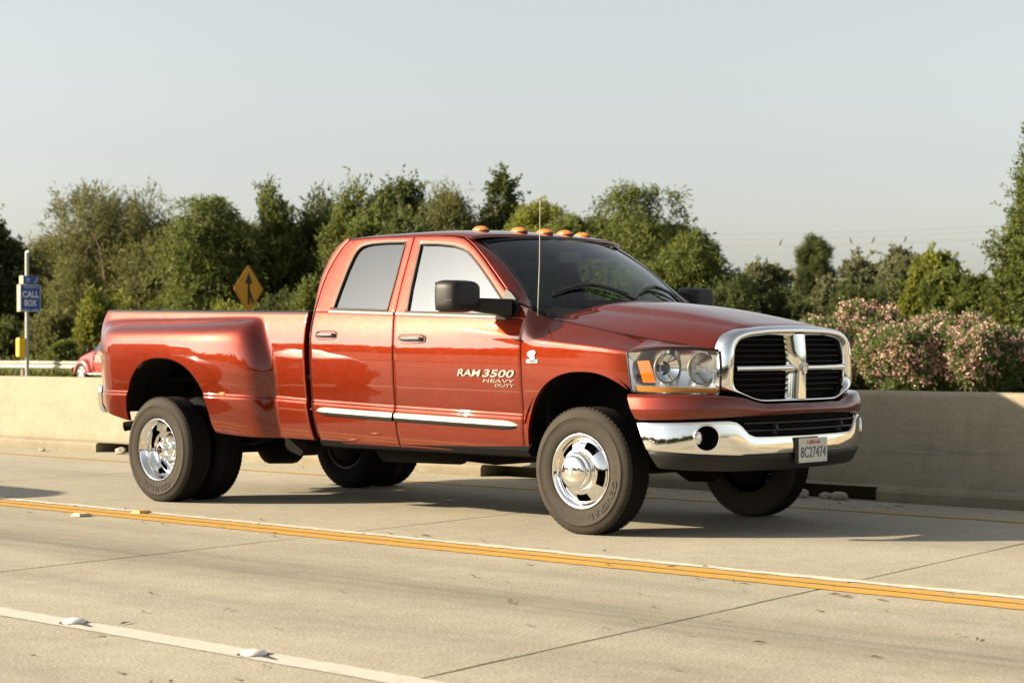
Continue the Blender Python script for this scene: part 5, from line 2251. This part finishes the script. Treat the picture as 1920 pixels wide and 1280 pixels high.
TREES = "trees beyond the far guardrail"
PLANTS = [
    # px, Y, top, half, leaf, style, label
    (-22, 40, 392, 82, L_DARK, 'clump', "dark leafy tree cut off by the left edge, behind the call box"),
    (100, 44, 430, 80, L_OLIVE, 'feather', "low feathery olive tree just right of the call box pole"),
    (222, 41, 338, 135, L_OLIVE, 'feather', "tall feathery olive tree with wispy tips right of the call box"),
    (320, 44, 420, 80, L_OLIVE, 'pepper', "olive tree between the wispy tree and the drooping green tree"),
    (405, 40, 370, 105, L_GREEN, 'pepper', "drooping green tree above the truck bed, left of the yellow sign"),
    (468, 44, 420, 70, L_GREEN, 'pepper', "shaded green tree right behind the yellow merge sign"),
    (512, 42, 338, 52, L_GREEN, 'column', "narrow upright tree just right of the yellow merge sign"),
    (590, 44, 350, 72, L_DARK, 'column', "dark upright tree behind the cab's rear corner"),
    (545, 43, 440, 70, L_DARK, 'clump', "low dark tree between the two upright trees left of the cab"),
    (662, 43, 322, 60, L_GREEN, 'column', "pointed green tree rising over the rear door"),
    (752, 44, 320, 62, L_DARK, 'clump', "dark round-topped tree over the front door"),
    (700, 40, 372, 80, L_GREEN, 'clump', "lower green tree in front of the dark ones over the cab roof"),
    (812, 43, 350, 50, L_DARK, 'column', "dark pointed tree between the round-topped and the wispy tree"),
    (852, 42, 340, 42, L_OLIVE, 'feather', "thin wispy tree left of the roof lamps"),
    (928, 45, 318, 42, L_DARK, 'clump', "dark layered tree standing above the roof lamps"),
    (800, 40, 395, 100, L_DARK, 'clump', "low dark tree right above the cab roof"),
    (1012, 41, 378, 75, L_LIME, 'pepper', "yellow-green tree right behind the roof lamps"),
    (1185, 40, 348, 118, L_GREEN, 'pepper', "broad arching green tree over the windshield"),
    (1290, 39, 440, 100, L_GREEN, 'pepper', "green drooping tree behind the far door mirror"),
    (1075, 39, 410, 110, L_GREEN, 'pepper', "green tree filling the gap behind the windshield top"),
    (160, 48, 420, 95, L_DARK, 'clump', "dark tree low behind the tall wispy tree"),
    (350, 48, 415, 85, L_DARK, 'clump', "dark tree in the gap left of the drooping green tree"),
    (625, 48, 380, 75, L_DARK, 'clump', "dark tree close behind the cab's upper rear corner"),
    (880, 48, 385, 75, L_DARK, 'clump', "dark tree in the gap below the wispy and the layered tree"),
    (970, 48, 400, 80, L_DARK, 'clump', "dark tree right of the layered tree, behind the roof lamps"),
    (1100, 48, 395, 80, L_DARK, 'clump', "dark tree in the gap left of the broad arching tree"),
    (1255, 48, 420, 85, L_DARK, 'clump', "dark tree behind the right half of the broad arching tree"),
    (1440, 78, 492, 72, L_FAR, 'clump', "pale olive tree behind the hood, left of the pine"),
    (1528, 84, 447, 48, L_DARK, 'pine', "far pine tree with upright tufts right of the hood"),
    (1612, 80, 474, 70, L_FAR, 'clump', "rounded far tree just right of the pine"),
    (1688, 76, 466, 52, L_FAR, 'clump', "far round tree under the rightmost bird"),
    (1742, 58, 468, 56, L_LIME, 'clump', "bright green tree above the pink oleanders"),
    (1790, 56, 506, 60, L_GREEN, 'clump', "green bushy tree left of the large right-edge tree"),
    (1962, 47, 325, 112, L_GREEN, 'clump', "large dark-green tree cut off by the right edge"),
    (1936, 48, 212, 28, L_GREEN, 'column', "tall thin tree top at the right edge, above the larger tree"),
    (1850, 50, 520, 70, L_GREEN, 'clump', "dense green tree at the foot of the large right-edge tree"),
    (1380, 60, 525, 70, L_DARK, 'clump', "low dark tree just beyond the hood"),
    (1490, 62, 545, 80, L_DARK, 'bush', "low dark shrub behind the grille, left of the oleanders"),
    (1600, 64, 540, 90, L_DARK, 'bush', "dark shrub between the pine and the oleanders"),
]
for i, (px, Y, top, half, lm, stl, lab) in enumerate(PLANTS):
    nm = {'feather': 'feathery_tree', 'pepper': 'drooping_tree', 'column': 'upright_tree', 'clump': 'leafy_tree', 'pine': 'pine_tree', 'bush': 'shrub'}[stl]
    make_plant(nm, lab, "shrub" if stl == 'bush' else "tree", TREES, px, Y, top, half, lm, stl, 100 + i, dens=.75 if px > 1925 else 1.25 if half > 60 else 1.0)
SHRUBS = [
    (8, 37, 600, 60, L_DARK, "dark shrub behind the guardrail at the left edge"),
    (95, 37, 585, 55, L_OLIVE, "olive shrub behind the guardrail right of the call box pole"),
    (205, 36, 545, 62, L_LIME, "bright yellow-green shrub above the small red car"),
    (140, 35, 640, 60, L_GREEN, "low green shrub right behind the small red car's hood"),
    (320, 37, 560, 80, L_GREEN, "green shrub hidden behind the truck bed's rear end"),
    (430, 37, 570, 70, L_LIME, "yellow-green shrub left of the yellow sign post"),
    (540, 37, 545, 70, L_DARK, "dark shrub right of the yellow sign post"),
    (600, 36, 520, 55, L_GREEN, "green shrub beside the cab's rear corner"),
    (900, 37, 470, 150, L_DARK, "dark shrub hidden behind the cab roof"),
    (1150, 37, 500, 150, L_GREEN, "green shrub seen through the windshield"),
    (1330, 37, 530, 90, L_DARK, "dark shrub just above the hood by the far mirror"),
]
for i, (px, Y, top, half, lm, lab) in enumerate(SHRUBS):
    make_plant("shrub", lab, "shrub", "shrubs behind the far guardrail", px, Y, top, half, lm, 'bush', 300 + i, dens=1.3)

# pink oleanders
def oleander(px, Y, top, half, label, seed):
    t, P, D, T, k = make_plant("oleander_bush", label, "bush", "pink flowering oleanders behind the barrier", px, Y, top, half, L_OLEANDER, 'bush', seed, dens=1.7)
    rng = np.random.default_rng(seed + 5)
    H = P[:, 2].max()
    W = half / k
    # blossoms sit on the outer skin of the bush
    r = np.hypot(P[:, 0], P[:, 1] * 1.3) / W
    score = r * .75 + P[:, 2] / H * .85 + rng.random(len(P)) * .35
    n = min(1150, len(P))
    idx = rng.choice(np.argsort(score)[-int(len(P) * .6):], n, replace=False)
    C = P[idx]
    ok = C[:, 2] > .25
    C = C[ok]
    per = 15
    off = rng.normal(0, .058, (len(C), per, 3))
    Q = (C[:, None, :] + off).reshape(-1, 3)
    dd = unit(off.reshape(-1, 3) + rng.normal(0, .03, Q.shape) + np.array([0, 0, .03]))
    me = leaves_mesh("blossoms", Q, dd, np.full(len(Q), .055) * (.7 + .6 * rng.random(len(Q))), np.full(len(Q), .048), rng)
    set_tint(me, np.clip(np.repeat(.5 + rng.normal(0, .2, len(C)), per) + rng.normal(0, .1, len(Q)), 0, 1))
    kind(put("blossoms", me, L_PINK, t), 'stuff')
oleander(1535, 31, 600, 84, "pink oleander bush right beside the grille", 401)
oleander(1612, 33, 568, 100, "tallest pink oleander bush, just right of the grille", 402)
oleander(1705, 30.5, 612, 105, "pink oleander bush in the middle of the hedge", 403)
oleander(1775, 33, 586, 110, "dense pink oleander bush right of the middle of the hedge", 404)
oleander(1862, 31, 616, 100, "pink oleander bush near the right edge", 405)
oleander(1945, 33, 626, 90, "pink oleander bush cut off by the right edge", 406)

# ground cover strip under the trees
def ivy():
    rng = np.random.default_rng(9)
    n = 22000
    X = rng.uniform(-78, 4, n)
    Y = rng.uniform(31.6, 36.5, n)
    Z = rng.random(n) ** 1.5 * (.25 + .75 * np.clip((Y - 31.6) / 4.5, 0, 1)) * (.6 + .4 * np.sin(X * 1.3) * np.sin(X * .47 + 2))
    P = np.stack([X, Y, np.abs(Z)], 1)
    D = unit(rng.normal(0, .6, (n, 3)) + np.array([0, -.1, .8]))
    me = leaves_mesh("ground_cover", P, D, .17 + .16 * rng.random(n), .07 + .05 * rng.random(n), rng)
    set_tint(me, np.clip(.45 + rng.normal(0, .2, n), 0, 1))
    return kind(put("ground_cover", me, L_GREEN), 'stuff')
ivy()

# ------------------------------------------------------------------ guardrail
M_GALV = mat("galvanised_steel", (.28, .265, .22), .55, .55)
M_POSTWOOD = mat("weathered_wood", (.20, .16, .11), .9)
def guardrail():
    t = thing("guardrail", "pale metal guardrail along the far roadside behind the call box pole", "guardrail", (0, 0, 0))
    Yg = 30.4
    prof = [(.0, .35), (-.012, .37), (-.07, .40), (-.075, .43), (-.02, .475), (-.01, .50), (-.02, .525), (-.075, .57), (-.07, .60), (-.012, .63), (.0, .65)]
    for xa in range(-92, -38, 4):
        g = G()
        rows = [[(x, Yg + y, z) for y, z in prof] for x in (xa, xa + 3.99)]
        g.grid(rows, True)
        put("rail_panel", g, M_GALV, t)
        put("post", G().box((xa + .1, Yg + .16, .32), (.16, .22, .72)), M_POSTWOOD, t)
guardrail()

# ------------------------------------------------------------------ call box
M_SIGNBLUE = mat("sign_blue", (.012, .06, .26), .45)
M_SIGNWHITE = mat("sign_white", (.62, .63, .62), .5)
M_SIGNEDGE = mat("sign_panel_side", (.34, .30, .21), .5)
M_POLE = mat("galvanised_pole", (.30, .32, .30), .5, .5)
def call_box():
    Yp = 29.6
    b = far_at(51, Yp)
    kx = px_per_m(51, Yp)
    zz = lambda py: 1.1845 + (656 - py) / kx
    t = thing("call_box", "blue emergency call box sign on a grey pole with a yellow phone box", "call box", (b.x, b.y, 0))
    top = zz(480)
    put("pole", G().tube([(0, 0, 0), (0, 0, top)], .075, 12), M_POLE, t)
    put("pole_cap", G().tube([(0, 0, top - .02), (.02, 0, top + .03), (.16, .0, top + .05)], [.08, .07, .04], 10), M_POLE, t)
    # sign boards face the oncoming far lanes (+X); boards stand off the pole
    def board(name, zc, w, h, th):
        o = put(name, G().box((.12, 0, zc), (th, w, h)), M_SIGNEDGE, t)
        put("sign_face", G().box((.12 + th / 2 + .004, 0, zc), (.008, w - .02, h - .02)), M_SIGNBLUE, o)
        return o
    zc, h = (zz(540) + zz(590)) / 2, zz(540) - zz(590)
    B = board("sign_board", zc, .88, h, .22)
    xf = .12 + .11 + .009
    def pl(y0, z0):
        return lambda u, v, d: (xf + d, y0 + u, z0 + v)
    put("letters", text_fit("CALL", (.70, .24), pl(0, zc + .14), .004, 0, .02), M_SIGNWHITE, B)
    put("letters", text_fit("BOX", (.52, .24), pl(0, zc - .18), .004, 0, .02), M_SIGNWHITE, B)
    put("border", G().box((xf - .0005, 0, zc + h / 2 - .02), (.004, .84, .018)).box((xf - .0005, 0, zc - h / 2 + .02), (.004, .84, .018)).box((xf - .0005, .415, zc), (.004, .018, h - .05)).box((xf - .0005, -.415, zc), (.004, .018, h - .05)), M_SIGNWHITE, B)
    put("small_lettering", G().box((xf + .001, 0, zc + .40), (.003, .60, .05)).box((xf + .001, -.20, zc - .44), (.003, .24, .07)).box((xf + .001, .20, zc - .44), (.003, .24, .07)), mat("sign_pale_blue", (.22, .30, .42), .5), B)
    zc2, h2 = (zz(524) + zz(538)) / 2, zz(523) - zz(538.5)
    C = board("phone_symbol_board", zc2, .66, h2, .26)
    x2 = .12 + .13 + .009
    hs = G()
    hs.tube([(x2 + .006, .16 + .09 * math.cos(a), zc2 + .09 * math.sin(a)) for a in spaced(-1.9, .6, 10)], [.035, .022, .016, .014, .014, .014, .014, .016, .022, .035, .03], 6)
    put("phone_symbol", hs, M_SIGNWHITE, C)
    put("keypad_symbol", G().box((x2 + .003, -.14, zc2), (.006, .16, .16)), mat("sign_pale_blue", (.22, .30, .42), .5), C)
    zy = (zz(641) + zz(672)) / 2
    yb = put("yellow_phone_box", G().prism([(-.15, zy - .34), (.10, zy - .34), (.13, zy - .26), (.13, zy + .28), (.10, zy + .34), (-.12, zy + .34), (-.15, zy + .28)], 'X', -.16, .05), mat("phone_box_yellow", (.72, .42, .01), .4), t)
    yb.location = (-.05, -.20, 0)
    put("phone_box_door", G().box((-.03, -.24, zy), (.05, .19, .50)), mat("phone_box_door_yellow", (.62, .36, .012), .45), yb).location = (.05, .24, 0)
call_box()

# ------------------------------------------------------------------ merge sign
def merge_sign():
    Yp = 31.2
    b = far_at(464, Yp)
    kx = px_per_m(464, Yp)
    zc = 1.1845 + (656 - 549) / kx
    r = .80
    t = thing("merge_sign", "yellow diamond merge sign with black arrow above the truck bed", "sign", (b.x, b.y, 0), rad(14))
    M_SY = mat("sign_yellow", (.50, .23, .010), .55)
    def diamond(rad_, rc):
        out = []
        for q in range(4):
            a = math.pi / 2 * q
            for da in (-.06, .06):
                out.append((rad_ * math.cos(a + da), rad_ * math.sin(a + da)))
        return out
    bd = put("sign_panel", G().prism([(y, zc + z) for y, z in diamond(r, .1)], 'X', .05, .058), M_SY, t)
    rim = G()
    o, i = diamond(r * .955, .1), diamond(r * .925, .1)
    rim.grid([[(.0605, y, zc + z) for y, z in o], [(.0605, y, zc + z) for y, z in i]], False, close_v=True)
    put("border", rim, M_BLACK, bd)
    ar = G()
    x = .062
    ar.add([(x, -.065, zc - .52), (x, .065, zc - .52), (x, .065, zc + .22), (x, -.065, zc + .22)], [(0, 1, 2, 3)], False)
    ar.add([(x, -.21, zc + .20), (x, .21, zc + .20), (x, 0, zc + .58)], [(0, 1, 2)], False)
    ar.add([(x + .001, .18, zc - .50), (x + .001, .30, zc - .42), (x + .001, .06, zc + .0), (x + .001, .03, zc - .14)], [(0, 1, 2, 3)], False)
    put("arrow", ar, M_BLACK, bd)
    put("post", G().box((0, 0, zc / 2 + .2), (.09, .09, zc + .4)), M_POSTWOOD, t)
merge_sign()

# ------------------------------------------------------------------ power lines and birds
M_WIRE = mat("wire", (.16, .17, .17), .6)
def wires():
    Yw = 150.0
    W = []
    for i, (p0, p1, lab) in enumerate(((441.5, 443, "topmost thin power line over the far trees"), (450, 452, "second thin power line from the top"), (461, 462.5, "third thin power line, carrying the birds"), (465, 465, "lowest thin power line just under the birds' wire"))):
        a = far_at(1000, Yw)
        b = far_at(2300, Yw)
        za = 1.1845 + (656 - p0) / px_per_m(1290, Yw)
        zb = 1.1845 + (656 - p1) / px_per_m(1830, Yw)
        pts = []
        for k in range(25):
            f = k / 24
            x = a.x + (b.x - a.x) * f
            pts.append((x, Yw + i * .6, za + (zb - za) * f + .9 * ((2 * f - 1) ** 2 - .2)))
        tag(put("power_line", G().tube(pts, .022, 5), M_WIRE), lab, "power line", "power lines")
        W.append(pts)
    return W
WIRES = wires()
def bird(px, wi, s, label):
    pts = WIRES[wi]
    best = None
    for k in range(400):
        f = k / 399 * 24
        i = min(23, int(f))
        q = Vector(pts[i]).lerp(Vector(pts[i + 1]), f - i)
        d = q - CAM_POS
        x = 960 + 3580.63 * d.dot(cr2) / d.dot(cf)
        if best is None or abs(x - px) < best[0]:
            best = (abs(x - px), q)
    q = best[1]
    g = G()
    rows = []
    for i in range(9):
        f = i / 8
        r = .105 * math.sin(math.pi * min(.97, .10 + f * .85)) ** .8
        c = Vector((-.10 + .18 * f, 0, .02 + .30 * f))
        rows.append([c + Vector((-.4 * math.sin(a) * r * 1.0, math.cos(a) * r, math.sin(a) * r)) for a in spaced(0, 6.2832, 10)[:-1]])
    g.grid(rows, True, close_v=True)
    g.lathe([(.0005, -.085), (.055, -.06), (.08, 0), (.055, .06), (.0005, .085)], (.09, 0, .37), axis='Z', seg=10)
    g.tube([(.15, 0, .37), (.22, 0, .36)], [.022, .004], 5)
    g.prism([(-.12, .08), (-.24, -.16), (-.18, -.18), (-.05, .03)], 'Y', -.04, .04)
    g.tube([(.0, .03, .05), (.0, .03, -.04)], .012, 4)
    o = put("bird", g, mat("bird_plumage", (.05, .048, .045), .8))
    o.location = (q.x, q.y, q.z + .05)
    o.rotation_euler = (0, 0, s)
    o.scale = (.95, .95, .95)
    tag(o, label, "bird", "birds perched on the power lines")
bird(1338, 2, 2.2, "left of the two birds side by side on the wire, above the drooping tree")
bird(1346, 2, .4, "right of the two birds side by side on the wire, above the drooping tree")
bird(1464, 2, .9, "lone bird on the wire left of the pine")
bird(1597, 2, 3.3, "bird on the wire right of the pine")
bird(1637, 2, .2, "bird on the wire in the middle of the three right birds")
bird(1697, 2, 1.3, "rightmost bird on the wire")

# ================================================================== small red hatchback in the far lanes
M_CARRED = car_paint("red_car_paint", (.36, .045, .035), (.45, .07, .055))
def build_car(name, label, loc, rz, group):
    """retro hatchback, nose towards local +X, origin on the ground under its middle"""
    t = thing(name, label, "car", loc, rz, group)
    L2 = 2.14
    def mid_z(x):    # silhouette of the upper body: rounded nose, steep screen, long roof
        return interp(x, [(-2.14, .70), (-2.10, .92), (-1.95, 1.08), (-1.78, 1.38), (-1.5, 1.53), (-.9, 1.60), (-.1, 1.59), (.45, 1.48), (.98, 1.09), (1.25, 1.02), (1.7, .93), (1.98, .82), (2.10, .68), (2.15, .56)])
    def half_w(x):
        return interp(x, [(-2.15, .50), (-2.05, .66), (-1.7, .76), (-.6, .80), (.6, .78), (1.2, .66), (1.7, .54), (2.02, .46), (2.14, .34)])
    def sect(x, z_lo=.24):
        zt, w = mid_z(x), half_w(x)
        zb = 1.0 if zt > 1.12 else zt - .10
        pts = [(w * .93, z_lo), (w, .45), (w * 1.01, .66), (w * .985, min(zb, .92))]
        if zt > 1.12:
            pts += [(w * .94, 1.0), (w * .78, zt - .14), (w * .70, zt - .05), (w * .5, zt - .008), (0, zt)]
        else:
            pts += [(w * .94, zt - .09), (w * .88, zt - .045), (w * .75, zt - .018), (w * .45, zt - .004), (0, zt)]
        return pts
    g = G()
    rows = []
    for x in spaced(-2.14, 2.14, 70):
        P = sect(x)
        P = P + [(-a, b) for a, b in reversed(P[:-1])]
        P = resample([(0, a, b) for a, b in P], 56)
        rows.append([(x, -q[1], q[2]) for q in P])
    g.grid(rows, True, True)
    for r in (rows[0], rows[-1]):
        g.add(r, [tuple(range(len(r)))], False)
    put("body", g, M_CARRED, t)
    # fenders: swollen arches front and rear
    for xc, nm, rr in ((1.33, "front_fender", .47), (-1.28, "rear_fender", .45)):
        for s in (-1, 1):
            f = G()
            R = []
            for th in spaced(-.25, math.pi + .25, 30):
                row = []
                for j in range(9):
                    q = j / 8
                    r = .335 + (rr - .335) * math.sin(q * math.pi / 2) ** .7 + .14 * max(0, math.cos(th)) * q * (1 if xc < 0 else .5) + .13 * max(0, -math.cos(th)) * q
                    y = .835 - .30 * q ** 2.2
                    row.append((xc + r * math.cos(th), s * y, .30 + r * math.sin(th) * (1.0 if math.sin(th) > 0 else .4)))
                R.append(row)
            f.grid(R, True, s < 0)
            put(nm, f, M_CARRED, t)
            put("wheel_well", G().lathe([(.335, s * .835), (.335, s * .55), (.001, s * .55)], (xc, 0, .30), seg=24), M_DARK, t)
    # running board strips, bumpers
    for s in (-1, 1):
        put("sill_trim", G().box((0.02, s * .80, .27), (1.75, .06, .05)), M_CHROME2, t)
        put("door_trim", G().box((-.15, s * .808, .62), (1.9, .02, .035)), M_CARRED, t)
        put("door_gap", G().box((.62, s * .794, .66), (.012, .03, .60)), M_RUBBER_SEAL, t)
        put("door_gap", G().box((-.42, s * .802, .66), (.012, .03, .60)), M_RUBBER_SEAL, t)
        h = G()
        h.tube([(-.32, s * .815, .86), (-.26, s * .835, .865), (-.12, s * .835, .865), (-.06, s * .815, .86)], .014, 6)
        put("door_handle", h, M_CHROME2, t)
        # side glass
        for xa, xb in ((-1.55, -1.05), (-.98, -.28), (-.20, .74)):
            gl = G()
            rows = []
            for x in spaced(xa, xb, 10):
                zt, w = mid_z(x), half_w(x)
                hi = zt - .16
                lo = 1.02
                hi = max(hi, lo + .02)
                rows.append([(x, s * (w * (.945 - .16 * (z - 1.0) / max(.2, zt - .14 - 1.0)) + .006), z) for z in spaced(lo, hi, 6)])
            gl.grid(rows, True, s > 0)
            put("side_window", gl, M_REARGLASS, t)
        mir = G()
        mir.lathe([(.0005, -.08), (.06, -.06), (.075, 0), (.06, .06), (.0005, .08)], (.72, s * .90, 1.06), axis='Y', seg=14)
        put("side_mirror", mir, M_BLACK, t)
        hl = G()
        hl.lathe([(.0005, .035), (.07, .03), (.10, .0), (.105, -.03)], (1.985, s * .44, .66), axis='X', seg=20)
        put("headlight", hl, M_CHROME2, t)
        put("tail_lamp", G().box((-2.06, s * .60, .86), (.06, .10, .26)), M_REDLENS, t)
    def screen(xa, xb):
        gl = G()
        gl.grid([[(x, y, mid_z(x) - .004 * 0 + .006 - .05 * abs(y / half_w(x)) ** 4) for y in spaced(-half_w(x) * .66, half_w(x) * .66, 10)] for x in spaced(xa, xb, 8)], True)
        return gl
    put("windshield", screen(.50, .93), M_REARGLASS, t)
    put("rear_window", screen(-1.92, -1.72), M_REARGLASS, t)
    bp = G()
    bp.grid([[(2.08 - .38 * abs(y) ** 2.2 + d, y, z) for z, d in ((.30, .0), (.34, .05), (.46, .06), (.50, .02))] for y in spaced(-.78, .78, 20)], True, True)
    put("front_bumper", bp, M_CARRED, t)
    bp = G()
    bp.grid([[(-2.10 + .30 * abs(y) ** 2.2 - d, y, z) for z, d in ((.30, .0), (.34, .05), (.50, .06), (.56, .02))] for y in spaced(-.78, .78, 20)], True)
    put("rear_bumper", bp, M_CARRED, t)
    gr = G()
    for z in spaced(.52, .74, 6):
        gr.box((2.10 - (z - .52) * .25, 0, z), (.04, .42, .016))
    put("grille_bars", gr, M_CHROME2, t)
    for xc in (1.33, -1.28):
        for s in (-1, 1):
            w_ = put("wheel", G().lathe([(.20, s * -.02), (.215, s * .0), (.25, s * .02), (.29, s * .01), (.305, s * -.02), (.305, s * -.15), (.29, s * -.18), (.2, s * -.18)], (xc, s * .79, .305), seg=36), M_TYRE, t)
            rim = G()
            rim.lathe([(.205, s * -.015), (.20, s * .008), (.185, s * .0), (.18, s * -.04)], (xc, s * .79, .305), seg=36)
            for q in range(5):
                a = q * 2 * math.pi / 5 + .3
                c0, c1 = math.cos(a), math.sin(a)
                A = Vector((xc, s * .795, .305))
                d = Vector((c0, 0, c1))
                e = Vector((-c1, 0, c0))
                rim.add([A + e * .035, A + d * .19 + e * .055, A + d * .19 - e * .055, A - e * .035], [(0, 1, 2, 3)], False)
            rim.lathe([(.0005, s * .012), (.05, s * .008), (.06, s * -.01)], (xc, s * .79, .305), seg=20)
            put("rim", rim, M_CHROME2, w_)
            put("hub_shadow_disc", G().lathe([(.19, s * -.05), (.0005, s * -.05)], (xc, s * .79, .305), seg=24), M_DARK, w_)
    return t
GC = "small red hatchbacks"
q = far_at(152, 27.5)
build_car("hatchback_car", "small red retro hatchback in the far lanes, partly hidden by the truck bed", (q.x + 1.33, 28.3, -.004), math.pi, GC)
# the car following in the next lane, out of the picture; its shadow falls into the left edge
build_car("hatchback_car", "red retro hatchback following out of view, casting the shadow at the left edge", (-4.2, -4.5, 0), 0, GC)

# roadside trees on the camera's own side, seen only as reflections in the paint and glass
def near_side_trees():
    rng = np.random.default_rng(77)
    lob = []
    for x in np.arange(-150, 90, 5.0):
        h = 2.2 + 3.6 * rng.random() ** 1.6
        for j in range(4):
            lob.append((x + rng.normal(0, 2), -52 + rng.normal(0, 2), h * (.3 + .45 * rng.random()), 2.4, 2.0, h * .34))
    P, D, T, _, _ = crown_arrays(rng, lob, 5200, 9, .9, .3, up=.6)
    P[:, 2] = np.abs(P[:, 2])
    me = leaves_mesh("tree_line", P, D, .7 + .5 * rng.random(len(P)), .3 + .2 * rng.random(len(P)), rng)
    set_tint(me, T)
    kind(put("tree_line", me, L_DARK), 'stuff')
near_side_trees()
sheet("near_verge", -400, 200, -75, -17.5, -.02, M_GROUND)
